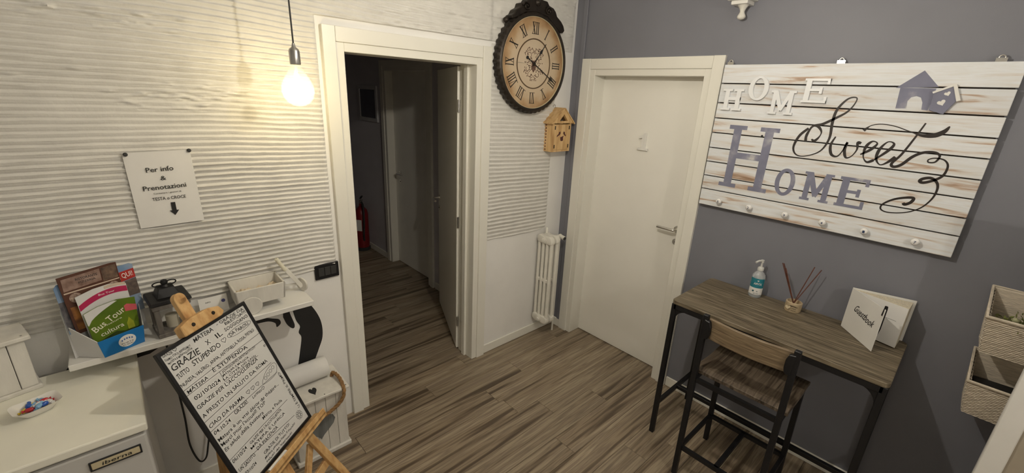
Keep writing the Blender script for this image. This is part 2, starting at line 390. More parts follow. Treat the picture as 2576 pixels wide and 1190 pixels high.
# open leaf into the hall
def lever(root, o, U, N, flip=1, name='handle'):
    """lever handle: o on leaf face, U along lever, N outwards"""
    o, U, N = V(o), V(U).normalized(), V(N).normalized()
    MB().cyl(o, o + N*.008, .025, 20).build('rose', M_chrome, root, smooth=40)
    mb = MB(); mb.tube(smoothpts([o + N*.006, o + N*.045, o + N*.055 + U*.012, o + N*.056 + U*.05, o + N*.055 + U*.125], 4), .0095, 10); h = mb.build(name, M_chrome, root, smooth=50)
    k = o - V((0, 0, .09)); MB().cyl(k, k + N*.005, .022, 20).build('keyhole_plate', M_chrome, root, smooth=40)
    MB().cyl(k + N*.004, k + N*.007, .006, 10).build('keyhole', M_dark, root)
    return h
hp = V((-.902, .17, 0)); hd = V((.34, .76, 0)).normalized(); hn = V((-hd.y, hd.x, 0))
d2 = struct('door_2', hp, 'open white door leaf swung into the dark hall')
mb = MB(); mb.beam(hp + hd*.41 + V((0, 0, .008)) - hn*.0, hp + hd*.41 + V((0, 0, 2.095)), .82, .042, tuple(hn)); mb.build('leaf', M_lac, d2, bevel=.003)
lever(d2, hp + hd*.755 + hn*.022 + V((0, 0, 1.05)), -hd, hn)
# hall door
d3 = struct('door_3', (HX, 1.7, 0), 'closed white door in the dark hall')
FH = FR(HX, 0, 0)     # a = -y
casing('trim_2', FH, -2.20, -1.22, -2.10, -1.32, 2.20, 2.10, 'white frame of the hall door', .10)
MB().box(HX+.07, HX+.11, 1.30, 2.12, .006, 2.105).build('leaf', M_lac, d3, bevel=.002)
lever(d3, (HX+.07, 1.99, 1.06), (0, -1, 0), (-1, 0, 0))
# numbered door
casing('trim_3', FR(0, 0, 0), .106, 1.1246, .224, 1.0165, 2.204, 2.092, 'cream stepped frame of the numbered door', .14)
d1 = struct('door_1', (.11, -.62, 0), 'closed cream door with a white number one')
MB().box(.108, .148, -1.03, -.21, .005, 2.10).build('leaf', M_lac, d1, bevel=.002)
lever(d1, (.108, -.965, 1.115), (0, 1, 0), (-1, 0, 0))
one = [(0, 0), (.08, 0), (.08, .016), (.056, .016), (.056, .118), (.040, .118), (.030, .104), (.004, .094), (.004, .078), (.028, .084), (.028, .016), (0, .016)]
MB().prism(one, FR(.108, -.578, 1.607), 0, .018).build('number_one', M_white, d1, bevel=.0015)

# ---------------------------------------------------------------- hall things
hb = thing('fuse_box', 'dark fuse box with pale frame on the hall wall', 'fuse box', (HX, 2.52, 1.6))
MB().ring(rect(-2.76, 1.57, -2.30, 1.95), rect(-2.72, 1.61, -2.34, 1.91), FH, 0, .02).build('frame', mat('pale_plastic', (.5, .5, .52), .5), hb, bevel=.003)
MB().prism(rect(-2.72, 1.61, -2.34, 1.91), FH, 0, .012).build('cover', mat('smoked_cover', (.05, .05, .08), .25), hb)
fe = thing('fire_extinguisher', 'red fire extinguisher standing in the dark hall', 'fire extinguisher', (-.548, 2.70, 0))
ex, ey = -.548, 2.70
MB().lathe([(.06, .03), (.075, .04), (.078, .08), (.078, .46), (.068, .51), (.035, .545), (.022, .56), (.022, .59)], (ex, ey, 0), 24).build('cylinder', mat('red_enamel', (.20, .011, .014), .35), fe, smooth=40)
MB().lathe([(.085, 0), (.085, .035), (.08, .04)], (ex, ey, 0), 24).build('base_ring', M_dark, fe, smooth=40)
MB().cyl((ex, ey, .585), (ex, ey, .63), .02, 12).build('valve', M_steel, fe, smooth=40)
MB().beam((ex, ey, .63), (ex-.03, ey-.12, .66), .02, .008).beam((ex, ey, .65), (ex-.03, ey-.12, .71), .02, .008).build('grip', M_dark, fe)
MB().tube(smoothpts([(ex, ey-.02, .61), (ex-.02, ey-.11, .58), (ex-.03, ey-.14, .42), (ex-.03, ey-.11, .22), (ex-.02, ey-.09, .14)]), .011, 8).build('hose', M_dark, fe, smooth=60)
MB().prism(rect(-.04, .26, .04, .40), ((ex, ey, 0), (.6, -.8, 0), (0, 0, 1)), .0785, .0795).build('instruction_label', M_paper, fe)

# ---------------------------------------------------------------- lamps
gp = [(.0, -.0625), (.02, -.059), (.04, -.048), (.055, -.03), (.0625, -.003), (.060, .02), (.05, .045), (.036, .066), (.024, .082), (.0165, .096), (.0145, .104)]
M_glass = clear('clear_glass', (1, .98, .93), .07); M_stem = clear('stem_glass', (1, 1, 1), .3)
def pendant(p, label, col, power):
    bx, by, bz = p
    pl = thing('pendant_bulb', label, 'lamp', p)
    MB().cyl((bx, by, bz+.17), (bx, by, CEIL-.02), .0032, 8).build('cord', M_dark, pl, smooth=60)
    MB().lathe([(.05, 0), (.05, .015), (.02, .03)], (bx, by, CEIL-.03), 24).build('ceiling_rose', M_blk, pl, smooth=40)
    MB().lathe([(.0, .0), (.019, .0), (.0205, .006), (.0205, .05), (.018, .058), (.008, .066), (.005, .08)], (bx, by, bz+.1), 24).build('socket', M_steel, pl, smooth=40)
    MB().lathe(gp, (bx, by, bz), 32).build('glass_globe', M_glass, pl, smooth=80)
    MB().lathe([(0, -.025), (.012, -.022), (.020, -.013), (.023, 0), (.020, .013), (.012, .022), (0, .025)], (bx, by, bz), 20).build('glowing_core', emit('warm_filament', col, power), pl, smooth=80)
    MB().cyl((bx, by, bz+.024), (bx, by, bz+.1), .006, 8).build('glass_stem', M_stem, pl)
pendant(BULB, 'glowing clear globe bulb hanging on a black cord near the door', (1, .81, .43), BULB_W)
pendant(V((-1.50, -1.42, 2.37)), 'globe bulb hanging above the open floor before the numbered door', (1, .94, .84), LAMP_W)
pendant(V((-1.75, -3.6, 2.26)), 'added fill light shaped as a globe bulb behind the camera', (1, .94, .84), FILL_W)  # made-up fill lamp, out of view, added to brighten the room from behind

# ---------------------------------------------------------------- notice on the ridged wall
pn = thing('paper_notice', 'white A4 notice pinned to the ridged wall', 'notice', (-2.51, -.016, 1.36))
FP = FL(0, -.0165, 0)
mb = MB(); nu, nv = 8, 10
vs = []; fs = []
for j in range(nv+1):
    for i in range(nu+1):
        a, b = i/nu, j/nv
        x = -2.622 + a*.214 + b*(-.004) + .0; z = 1.355 + b*.304 + a*.004
        y = -.0165 - .006*(a**3)*(1-b)**3 - .002*math.sin(a*3)*(1-b)
        vs.append((x, y, z))
for j in range(nv):
    for i in range(nu): q = j*(nu+1)+i; fs.append((q, q+1, q+nu+2, q+nu+1))
mb.add(vs, fs); sh = mb.build('sheet', M_paper, pn)
so = sh.modifiers.new('thickness', 'SOLIDIFY'); so.thickness = .0006; so.offset = -1
FPn = FL(0, -.0205, 0)
for t_, x, z, w_, c_, an in (('Per info', -2.566, 1.580, .088, .019, .04), ('&', -2.526, 1.546, .018, .017, 0), ('Prenotazioni', -2.587, 1.507, .140, .019, .03), ('Contattare i gestori di', -2.558, 1.490, .09, .006, .02), ('TESTA o CROCE', -2.566, 1.464, .110, .013, .01)):
    tx = MB(); write(tx, t_, FPn, x, z, width=w_, cap=c_, ang=an); tx.build('printed_text', M_ink, pn)
MB().prism([(-2.5105, 1.451), (-2.5105, 1.417), (-2.519, 1.417), (-2.503, 1.396), (-2.487, 1.417), (-2.4955, 1.417), (-2.4955, 1.451)], FPn, 0, .0004).build('printed_arrow', M_ink, pn)
for x, z in ((-2.616, 1.654), (-2.415, 1.660)):
    MB().lathe([(.0, 0), (.0075, 0), (.0075, .005), (.005, .009), (0, .010)], (x, -.017, z), 12, (0, -1, 0)).build('push_pin', M_dark, pn, smooth=40)

# switch plate
sw = thing('switch_plate', 'black three-gang switch plate beside the door frame', 'switch', (-1.908, 0, .985))
MB().box(-1.972, -1.846, -.013, 0, .944, 1.030).build('plate', M_blk, sw, bevel=.003)
for i in range(3): MB().box(-1.955+i*.032, -1.925+i*.032, -.017, -.012, .963, 1.011).build('rocker', M_dark, sw, bevel=.0015)

# ---------------------------------------------------------------- shelf and painted console
sf = MB().box(-2.912, -2.05, -.205, -.001, .905, .93).build('wall_shelf', M_white, bevel=.002); tag(sf, 'long white wall shelf above the little fridge', 'shelf')
stk = thing('wall_decal', 'black baroque console silhouette stuck under the white shelf', 'wall decal', (-2.48, 0, .46))
def bez(P, n=6): return [(p.x, p.y) for p in smoothpts([(a, b, 0) for a, b in P], n)]
for m_ in (1, -1):
    X = lambda P: [(-2.48 + m_*(a + 2.48), b) for a, b in P]
    FD = FL(0, 0, 0)
    body = bez([(-2.055, .86), (-2.005, .80), (-1.967, .70), (-1.965, .60), (-1.995, .52), (-2.03, .44), (-2.05, .36)]) + bez([(-2.13, .36), (-2.11, .46), (-2.09, .55), (-2.075, .63), (-2.085, .665), (-2.075, .70), (-2.09, .74), (-2.10, .80), (-2.105, .86)])
    MB().prism(X(body), FD, 0, .0015).build('scroll_leg', M_ink, stk)
    for P in ([(-2.40, .86), (-2.30, .83), (-2.20, .835), (-2.15, .85), (-2.14, .875), (-2.40, .875)],
              [(-2.30, .80), (-2.24, .805), (-2.20, .79), (-2.17, .775), (-2.165, .75), (-2.185, .735), (-2.19, .76), (-2.22, .78), (-2.27, .785)],
              [(-2.145, .83), (-2.12, .835), (-2.115, .79), (-2.10, .72), (-2.11, .70), (-2.135, .73), (-2.15, .78)]):
        MB().prism(X(bez(P)), FD, 0, .0015).build('flourish', M_ink, stk)

# ---------------------------------------------------------------- fridge
fr = thing('mini_fridge', 'small white fridge with worktop in the lower left corner', 'fridge', (-2.99, -.34, 0))
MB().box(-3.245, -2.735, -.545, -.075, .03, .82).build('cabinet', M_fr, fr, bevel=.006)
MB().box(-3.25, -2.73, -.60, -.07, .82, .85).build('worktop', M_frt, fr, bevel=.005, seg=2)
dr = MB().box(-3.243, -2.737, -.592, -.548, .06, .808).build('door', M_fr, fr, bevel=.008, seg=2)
lg = MB().box(-2.882, -2.762, -.597, -.5915, .744, .770).build('logo_plate', M_brass, fr, bevel=.003, seg=2)
MB().ring(rect(-2.886, .740, -2.758, .774), rect(-2.882, .744, -2.762, .770), FL(0, -.592, 0), 0, .0062).build('logo_rim', M_ink, lg, bevel=.001)
tx = MB(); write(tx, 'iberna', FL(0, -.5975, 0), -2.857, .751, width=.074, cap=.013, slant=.2); tx.build('logo_lettering', M_ink, lg)
for x in (-3.2, -2.78):
    for y in (-.52, -.12): MB().cyl((x, y, 0), (x, y, .03), .018, 12).build('foot', M_dark, fr)
cb = MB().tube(smoothpts([(-2.63, -.06, .88), (-2.628, -.03, .62), (-2.627, -.025, .42), (-2.632, -.025, .26), (-2.612, -.028, .15), (-2.585, -.03, .15), (-2.565, -.03, .22), (-2.53, -.025, .38), (-2.50, -.02, .55)], 8), .004, 8).build('power_cable', M_dark, smooth=60)
tag(cb, 'black cable hanging in a loop beside the fridge', 'cable')

# white wooden box on the fridge
wb = thing('wooden_box', 'white lidded wooden box at the left edge of the fridge top', 'box', (-3.08, -.10, .85))
Mb = frame_mx((-3.000, -.150, .85), math.radians(14))
MB(Mb).box(-.20, .008, -.008, .125, 0, .016).build('plinth', M_chalk, wb, bevel=.003)
MB(Mb).box(-.19, -.044, 0, .115, .016, .20).build('body', M_chalk, wb, bevel=.002)
MB(Mb).box(-.042, 0, .001, .114, .016, .20).build('side_board', M_chalk, wb, bevel=.002)
ld = MB(Mb).box(-.205, .016, -.016, .132, .20, .216).build('lid', M_chalk, wb, bevel=.003)
MB(Mb).lathe([(.012, .216), (.012, .222), (.007, .232), (0, .234)], (-.1, .06, 0), 12).build('knob', M_chalk, ld, smooth=40)
for x in (-.003, -.18): MB(Mb).cyl((x, .0, .216), (x, .0, .2175), .003, 8).build('nail', M_steel, ld)

# candy bowl with sweets
cbw = thing('candy_bowl', 'white square porcelain bowl of sweets on the fridge', 'bowl', (-2.995, -.315, .85))
Mc = frame_mx((-2.995, -.315, .85), math.radians(18)) @ MX.Scale(.88, 4)
def sq(r, n=40, e=.55, k=1.0):
    P = []
    for i in range(n):
        t = 2*PI*i/n; c, s_ = math.cos(t), math.sin(t)
        P.append((r*math.copysign(abs(c)**e, c)*k, r*math.copysign(abs(s_)**e, s_)*.72*k))
    return P
mb = MB(Mc); rings = [(sq(.034), .0), (sq(.040), .003), (sq(.052), .018), (sq(.066, e=.5), .034), (sq(.068, e=.5), .036), (sq(.064, e=.5), .034), (sq(.050), .018), (sq(.038), .006)]
vs = []; fs = []
for R_, z in rings:
    for x, y in R_:
        lift = .010 * max(0, (abs(x)*abs(y)/(.066*.048)) - .45) if z > .03 else 0
        vs.append((x*(1+lift*14), y*(1+lift*14), z + lift))
n = 40
for i in range(len(rings)-1):
    for k in range(n): fs.append((i*n+k, i*n+(k+1) % n, (i+1)*n+(k+1) % n, (i+1)*n+k))
fs.append(tuple(range(n))[::-1]); fs.append(tuple((len(rings)-1)*n+k for k in range(n)))
mb.add(vs, fs).build('bowl', mat('porcelain', (.78, .76, .72), .18, var=.01), cbw, smooth=50)
CC = {'blue': (.03, .10, .42), 'white': (.75, .75, .74), 'red': (.45, .03, .04), 'yellow': (.75, .55, .05), 'light blue': (.22, .42, .65)}
cand = {}
spots = [(-.030, .004, 'yellow'), (-.022, -.012, 'red'), (-.018, .012, 'blue'), (-.006, -.010, 'blue'), (-.004, .010, 'light blue'), (.008, -.004, 'white'), (.010, .016, 'yellow'), (.018, -.012, 'blue'), (.024, .006, 'red'), (.032, .014, 'red'), (.034, -.006, 'white'), (.002, -.020, 'light blue'), (-.012, .0, 'white'), (.022, .022, 'light blue')]
for i, (x, y, c) in enumerate(spots):
    p = Mc @ V((x, y, .022 + .005*(i % 3)))
    same = sorted(q_[0] for q_ in spots if q_[2] == c); ps = same.index(x)
    lab = (['left-hand', 'right-hand'] if len(same) == 2 else ['left-hand', 'middle', 'right-hand'])[ps] + f' {c} wrapped sweet in the white bowl'
    if c not in cand:
        t = thing('wrapped_sweet', lab, 'sweet', p, 'wrapped sweets in the bowl')
        m_ = mat('wrapper_' + c.replace(' ', '_'), CC[c], .25, var=.25, vs=60)
        mb = MB(); mb.lathe([(.0, -.011), (.005, -.010), (.0075, -.005), (.0075, .005), (.005, .010), (0, .011)], p, 10, (1, 0, .1)); mb.build('wrapper', m_, t, smooth=50)
        mb = MB()
        for s_ in (-1, 1): mb.lathe([(.001, .009), (.0022, .011), (.0055, .017)], p, 8, (s_, 0, .1*s_))
        mb.build('twist', m_, t)
        cand[c] = t
    else:
        t = cand[c].copy(); COL.objects.link(t); t.location = p; t['label'] = lab
        for ch in cand[c].children: q = ch.copy(); COL.objects.link(q); q.parent = t
    t.rotation_euler = (0, random.uniform(-.2, .2), random.uniform(0, PI))

# ---------------------------------------------------------------- leaflet stand
hy = math.radians(23); HU = V((math.cos(hy), math.sin(hy), 0)); HW = V((-math.sin(hy), math.cos(hy), 0)); HO = V((-2.753, -.19, .931))
def HF(dep, tilt=0):
    t = math.radians(tilt); return (HO + HW*dep, HU, HW*math.sin(t) + V((0, 0, math.cos(t))))
ls = thing('leaflet_stand', 'white and blue cardboard leaflet stand on the shelf', 'stand', HO)
M_card = mat('white_card', (.62, .62, .62), .6, var=.03); M_blue = mat('blue_card', (.012, .17, .46), .4, var=.05)
MB().prism([(-.116, 0), (.122, 0), (.124, .19), (.10, .20), (-.10, .20), (-.112, .19)], HF(.086, 6), 0, .003).build('back_board', M_card, ls)
F0 = HF(0)
for s_ in (-1, 1):
    mb = MB()
    u0 = .062*s_; A = HO + HU*u0; B = HO + HU*(.072*s_) + V((0, 0, .072)); Cq = HO + HU*(.105*s_) + HW*.088; Dq = HO + HU*(.11*s_) + HW*.088 + V((0, 0, .13))
    th = HU*(.0025*s_); mb.add([A, Cq, Dq, B, A+th, Cq+th, Dq+th, B+th], [(0,1,2,3),(7,6,5,4),(0,4,5,1),(1,5,6,2),(2,6,7,3),(3,7,4,0)])
    mb.build('side_panel', M_card, ls)
fp = MB().prism([(-.0645, 0), (.0645, 0), (.073, .070), (-.073, .070)], F0, 0, .003).build('front_pocket', M_blue, ls)
MB().prism([(-.062, 0), (.062, 0), (.10, .086), (-.10, .086)], (HO, HU, HW), 0, .002).build('bottom', M_card, ls)
MB().prism(circ((.012, .034), .028, 28, .024), F0, .003, .0036).build('round_badge', M_paper, fp)
tx = MB(); Fb = F0
for i, (a, b) in enumerate(((-.004, .043), (.004, .046), (.012, .047), (.02, .046), (.028, .043))): tx.prism(rect(a-.002, b-.006, a+.0022, b), Fb, .0037, .004)
tx.build('badge_crown', mat('badge_blue', (.03, .12, .4), .5), fp)
tx = MB(); write(tx, 'PORTA', Fb, -.008, .024, width=.04, cap=.005, d=.0038); write(tx, 'DI BARI', Fb, -.004, .016, width=.032, cap=.005, d=.0038); tx.build('badge_text', M_ink, fp)
def leaflet(name, label, poly, F, m):
    t = thing(name, label, 'leaflet', V(F[0]), 'leaflets in the cardboard stand'); MB().prism(poly, F, 0, .0018).build('sheet', m, t); return t
def patch(t, name, poly, F, m, d=.0022): return MB().prism(poly, F, .0018, d).build(name, m, t)
pm = lambda n, c, c2=None, vs=30, v=.3: mat(n, c, .35, col2=c2, vs=vs, var=v, detail=6)
# rearmost: town guide
F1 = HF(.072, 6); t = leaflet('leaflet', 'rearmost blue and red town guide in the stand', [(-.112, .10), (.126, .10), (.128, .295), (.118, .301), (-.102, .292), (-.112, .28)], F1, pm('photo_sky', (.13, .24, .42), (.30, .36, .46), 12))
patch(t, 'red_banner', [(.055, .232), (.127, .240), (.1275, .278), (.055, .272)], F1, pm('print_red', (.40, .03, .025), v=.1))
tx = MB(); write(tx, 'A QUI!', F1, .066, .246, width=.055, cap=.020, ang=.08, d=.0026); tx.build('banner_text', M_paper, t)
patch(t, 'town_photo', [(.055, .17), (.127, .17), (.127, .238), (.055, .230)], F1, pm('print_stone', (.17, .13, .11), (.06, .05, .05), 60))
patch(t, 'dark_photo', [(-.112, .115), (-.08, .115), (-.08, .225), (-.112, .225)], F1, pm('print_dark', (.05, .05, .06), (.16, .15, .16), 70))
# brown brochure
F2 = HF(.062, 6); t = leaflet('leaflet', 'tall brown brochure leaning left in the stand', [(-.096, .095), (.070, .105), (.076, .322), (.06, .324), (-.10, .318)], F2, pm('print_brown', (.085, .034, .022), v=.15))
patch(t, 'pale_photo', [(-.092, .262), (.020, .268), (.022, .314), (-.090, .308)], F2, pm('print_sepia', (.34, .24, .20), (.16, .09, .07), 40))
patch(t, 'corner_photo', [(.024, .262), (.070, .264), (.072, .316), (.026, .314)], F2, pm('print_interior', (.05, .035, .03), (.20, .13, .09), 50))
patch(t, 'band', [(-.094, .252), (.072, .256), (.072, .260), (-.094, .257)], F2, pm('print_cream', (.55, .45, .36), v=.05))
patch(t, 'warm_photo', [(-.088, .11), (-.045, .11), (-.045, .20), (-.090, .20)], F2, pm('print_amber', (.40, .17, .04), (.10, .04, .02), 30))
patch(t, 'emblem', circ((-.066, .232), .018, 20), F2, pm('print_emblem', (.50, .40, .33), (.12, .06, .05), 120))
patch(t, 'emblem', circ((.050, .236), .016, 20), F2, MATS['print_emblem'])
tx = MB(); write(tx, 'RISTORANTE', F2, -.052, .292, width=.064, cap=.009, d=.0026); write(tx, 'PIZZERIA', F2, -.046, .279, width=.05, cap=.007, d=.0026); tx.build('brochure_text', M_ink, t)
# pink one
F3 = HF(.046, 6); t = leaflet('leaflet', 'white leaflet with a magenta band behind the green one', [(-.070, .06), (.078, .06), (.080, .236), (.03, .252), (-.02, .250), (-.074, .238)], F3, M_card)
arc = lambda y0, y1, x0=-.072, x1=.079, k=3.0: [(x0+(x1-x0)*i/10, y0 - k*(x0+(x1-x0)*i/10-.03)**2) for i in range(11)] + [(x1-(x1-x0)*i/10, y1 - k*(x1-(x1-x0)*i/10-.03)**2) for i in range(11)]
patch(t, 'magenta_band', arc(.212, .234), F3, pm('print_magenta', (.42, .02, .09), v=.1))
patch(t, 'cream_strip', arc(.238, .249, .012, .078), F3, MATS['print_cream'])
tx = MB(); write(tx, 'Bus Tour', F3, -.01, .218, width=.05, cap=.007, d=.0026); tx.build('leaflet_text', M_paper, t)
# green one in front
F4 = HF(.026, 6); t = leaflet('leaflet', 'frontmost green bus tour leaflet in the stand', [(-.070, .012), (.070, .012), (.086, .180), (.03, .192), (-.03, .188), (-.074, .176)], F4, pm('print_green', (.14, .22, .012), (.065, .12, .012), 9))
patch(t, 'white_corner', [(-.072, .13)] + [(-.07 + .10*i/8, .125 + .062*(i/8)**.6) for i in range(9)] + [(.02, .1905), (-.03, .187), (-.0735, .175)], F4, M_card)
patch(t, 'dark_skyline', [(-.069, .02), (.069, .02), (.072, .058), (.05, .066), (.03, .06), (.0, .072), (-.03, .062), (-.069, .05)], F4, pm('print_darkgreen', (.02, .035, .01), (.05, .08, .015), 30))
patch(t, 'tower', [(.038, .062), (.060, .062), (.060, .088), (.055, .096), (.049, .110), (.043, .096), (.038, .088)], F4, pm('print_lime', (.33, .36, .03), v=.2), .0026)
patch(t, 'pink_tab', [(.045, .135), (.082, .128), (.084, .150), (.055, .163), (.045, .158)], F4, pm('print_coral', (.55, .10, .12), v=.1))
tx = MB(); write(tx, 'Bus Tour', F4, -.058, .092, width=.115, cap=.024, ang=.42, d=.0026); write(tx, 'cultura', F4, -.045, .070, width=.075, cap=.017, ang=.16, d=.0026); write(tx, 'natura', F4, -.02, .105, width=.05, cap=.006, ang=.2, d=.0026); tx.build('leaflet_text', mat('print_white', (.72, .70, .58), .5), t)

# lantern
lt = thing('lantern', 'rustic grey wood lantern with a black metal roof', 'lantern', (-2.592, -.125, .93))
Ml = frame_mx((-2.592, -.118, .93), math.radians(6)); M_gw = mat('weathered_wood', (.17, .155, .14), .7, vs=1, stretch=(40, 40, 6), var=.35, bump=.2, bs=30)
MB(Ml).box(-.062, .062, -.062, .062, 0, .018).build('base', M_gw, lt, bevel=.002)
for sx in (-1, 1):
    for sy in (-1, 1): MB(Ml).box(sx*.05-.009, sx*.05+.009, sy*.05-.009, sy*.05+.009, .018, .125).build('post', M_gw, lt, bevel=.0015)
MB(Ml).box(-.064, .064, -.064, .064, .125, .145).build('top_frame', M_gw, lt, bevel=.002)
rf = MB(Ml); rf.add([(-.07, -.07, .145), (.07, -.07, .145), (.07, .07, .145), (-.07, .07, .145), (-.066, -.066, .162), (.066, -.066, .162), (.066, .066, .162), (-.066, .066, .162)], [(0,3,2,1),(4,5,6,7),(0,1,5,4),(1,2,6,5),(2,3,7,6),(3,0,4,7)])
rf.build('roof_plate', M_blk, lt, bevel=.003)
MB(Ml).add([(-.04, -.04, .162), (.04, -.04, .162), (.04, .04, .162), (-.04, .04, .162), (-.026, -.026, .20), (.026, -.026, .20), (.026, .026, .20), (-.026, .026, .20)], [(0,3,2,1),(4,5,6,7),(0,1,5,4),(1,2,6,5),(2,3,7,6),(3,0,4,7)]).build('turret', M_blk, lt, bevel=.002)
MB(Ml).lathe([(.016, .20), (.010, .208), (.013, .216), (.010, .226), (0, .230)], n=14).build('finial', M_blk, lt, smooth=50)
for s_ in (-1, 1): MB(Ml).tube([(s_*.022 + .017*math.cos(2*PI*i/14), 0, .212 + .009*math.sin(2*PI*i/14)) for i in range(14)], .0026, 6, closed=True).build('ring_handle', M_blk, lt, smooth=60)
MB(Ml).lathe([(.022, .018), (.022, .07), (0, .07)], n=18).build('candle', mat('ivory_wax', (.6, .56, .45), .5), lt, smooth=40)
cdh = thing('price_card', 'small white card standing between lantern and cart', 'card', (-2.42, -.06, .93))
MB().prism(rect(-.055, .0, .055, .075), ((-2.435, -.06, .93), (1, .06, 0), (0, .25, .97)), 0, .0015).build('card', M_paper, cdh)
tx = MB(); write(tx, 'INFO', ((-2.435, -.06, .93), (1, .06, 0), (0, .25, .97)), -.03, .05, width=.02, cap=.006, d=.002); tx.build('card_text', M_ink, cdh)
MB().prism(circ((.038, .046), .008, 16), ((-2.435, -.06, .93), (1, .06, 0), (0, .25, .97)), .0015, .002).build('card_badge', pm('print_navy', (.05, .05, .2)), cdh)

# little cart
ct = thing('toy_cart', 'white wooden toy cart with disc wheels on the shelf', 'cart', (-2.26, -.09, .93))
x0, x1, y0, y1, z0, z1 = -2.366, -2.158, -.168, -.012, .967, 1.048
mb = MB(); th = .008
def slope_wall(a, b, c, d): return mb
for P in (((x0+.006, y0+.006), (x1-.006, y0+.006), (0, 1)), ((x0+.006, y1-.006), (x1-.006, y1-.006), (0, -1)), ((x0+.006, y0+.006), (x0+.006, y1-.006), (1, 0)), ((x1-.006, y0+.006), (x1-.006, y1-.006), (-1, 0))):
    (ax, ay), (bx_, by_), (ix, iy) = P
    ex_ = .006
    A = V((ax, ay, z0)); B = V((bx_, by_, z0)); o_ = V((-ix, -iy, 0))*ex_
    mb = MB(); T0 = A + o_ + V((0, 0, z1-z0)); T1 = B + o_ + V((0, 0, z1-z0)); I = V((ix, iy, 0))*th
    if ix == 0: T0.x -= .006; T1.x += .006
    else: T0.y -= .006; T1.y += .006
    mb.add([A, B, B+I, A+I, T0, T1, T1+I, T0+I], [(0,3,2,1),(4,5,6,7),(0,1,5,4),(1,2,6,5),(2,3,7,6),(3,0,4,7)]).build('side_board', M_chalk, ct, bevel=.0015)
MB().box(x0+.008, x1-.008, y0+.008, y1-.008, z0, z0+.008).build('bottom_board', M_chalk, ct)
for x, y in ((-2.318, -.187), (-2.318, .0 - .006), (-2.20, -.187)):
    pass
MB().cyl((-2.309, -.186, .973), (-2.309, -.178, .973), .043, 32).build('wheel', M_chalk, ct, bevel=.002)
MB().cyl((-2.309, -.176, .973), (-2.309, -.02, .973), .006, 10).build('axle', M_chalk, ct)
MB().cyl((-2.118, -.10, .966), (-2.070, -.075, .962), .036, 28, .036).build('wheel', M_chalk, ct, bevel=.002) if False else None
MB().cyl((-2.06, -.062, .966), (-2.052, -.058, .966), .036, 28).build('wheel', M_chalk, ct, bevel=.002)
MB().beam((-2.16, -.03, .972), (-2.055, -.06, .970), .012, .008).build('shaft', M_chalk, ct)
MB().beam((-2.058, -.066, .955), (-2.128, -.062, 1.075), .020, .006, (0, -1, 0)).build('draw_bar', M_chalk, ct, bevel=.0015)
MB().cyl((-2.125, -.066, 1.062), (-2.160, -.066, 1.132), .0095, 14).build('grip', mat('ivory_paint', (.72, .69, .56), .4, var=.03), ct, bevel=.002)
mb = MB(); tn = 12
mb.add([(-2.35 + .184*i/tn, -.155 + .130*j/tn, .990 + .022*math.sin(i*.9+j*.5)*math.sin(j*.8) + .010*math.sin(i*2.1+j)) for j in range(tn+1) for i in range(tn+1)], [(j*(tn+1)+i, j*(tn+1)+i+1, (j+1)*(tn+1)+i+1, (j+1)*(tn+1)+i) for j in range(tn) for i in range(tn)])
o = mb.build('tissue', mat('cream_tissue', (.66, .56, .42), .8, var=.08), ct); so = o.modifiers.new('thickness', 'SOLIDIFY'); so.thickness = .001

# ---------------------------------------------------------------- crate with rope
cr = thing('wooden_crate', 'white plank crate with heart and rope handle', 'crate', (-2.084, -.125, 0))
MB().box(-2.226, -1.940, -.240, -.012, 0, .028).build('plinth', M_chalk, cr, bevel=.004)
for i in range(5):
    a = -2.215 + i*.0532; MB().box(a+.0008, a+.0524, -.230, -.216, .028, .385).build('front_plank', M_chalk, cr, bevel=.0015)
    MB().box(a+.0008, a+.0524, -.03, -.02, .028, .385).build('rear_plank', M_chalk, cr, bevel=.0015)
for i in range(4):
    b = -.216 + i*.0465
    for xa in (-2.215, -1.963): MB().box(xa, xa+.014, b+.0008, b+.0457, .028, .385).build('side_plank', M_chalk, cr, bevel=.0015)
ld = MB().box(-2.232, -1.932, -.254, -.004, .385, .401).build('lid', M_chalk, cr, bevel=.003)
MB().prism(heart((-2.095, .20), .085), FL(0, -.230, 0), -.002, .0022).build('grey_heart', mat('zinc_grey_paint', (.17, .18, .18), .45, vs=1, stretch=(60, 4, 3), var=.3), cr)
MB().prism([(a, -.182 + (b+.182)*1.9) for a, b in heart((-2.098, -.182), .021, 24)], FT(0, 0, .401), 0, .0008).build('heart_hole', M_ink, ld)
for x, y in ((-1.945, -.235), (-1.945, -.10), (-2.21, -.235), (-2.06, -.243)): MB().cyl((x, y, .401), (x, y, .4022), .003, 8).build('nail', M_dark, ld)
rp = smoothpts([(-1.975, -.115, .402), (-1.968, -.125, .428), (-1.958, -.19, .424), (-1.965, -.262, .395), (-1.985, -.272, .345), (-2.04, -.270, .305), (-2.10, -.266, .285), (-2.16, -.262, .295), (-2.195, -.262, .34), (-2.205, -.262, .395), (-2.2, -.2, .425), (-2.195, -.125, .428), (-2.19, -.115, .402)], 8)
for k in range(3):
    P = []
    up = V((0, 0, 1))
    for i, p in enumerate(rp):
        d = (rp[min(i+1, len(rp)-1)] - rp[max(i-1, 0)]).normalized(); a = d.orthogonal().normalized(); a = d.cross(V((.3, .4, .85))).normalized(); b = d.cross(a)
        t = i*.75 + 2*PI*k/3; P.append(p + (a*math.cos(t) + b*math.sin(t))*.0048)
    MB().tube(P, .0056, 6).build('rope_strand', mat('jute_rope', (.30, .17, .07), .85, var=.25, vs=60), cr, smooth=60)
rl = thing('paper_roll', 'thick white paper roll lying on the crate lid', 'paper roll', (-2.1, -.085, .403))
MB().lathe([(.020, 0), (.0555, 0), (.0555, .205), (.020, .205), (.020, 0)], (-2.195, -.085, .4585), 32, (1, .02, 0)).build('roll', M_paper, rl, smooth=40)
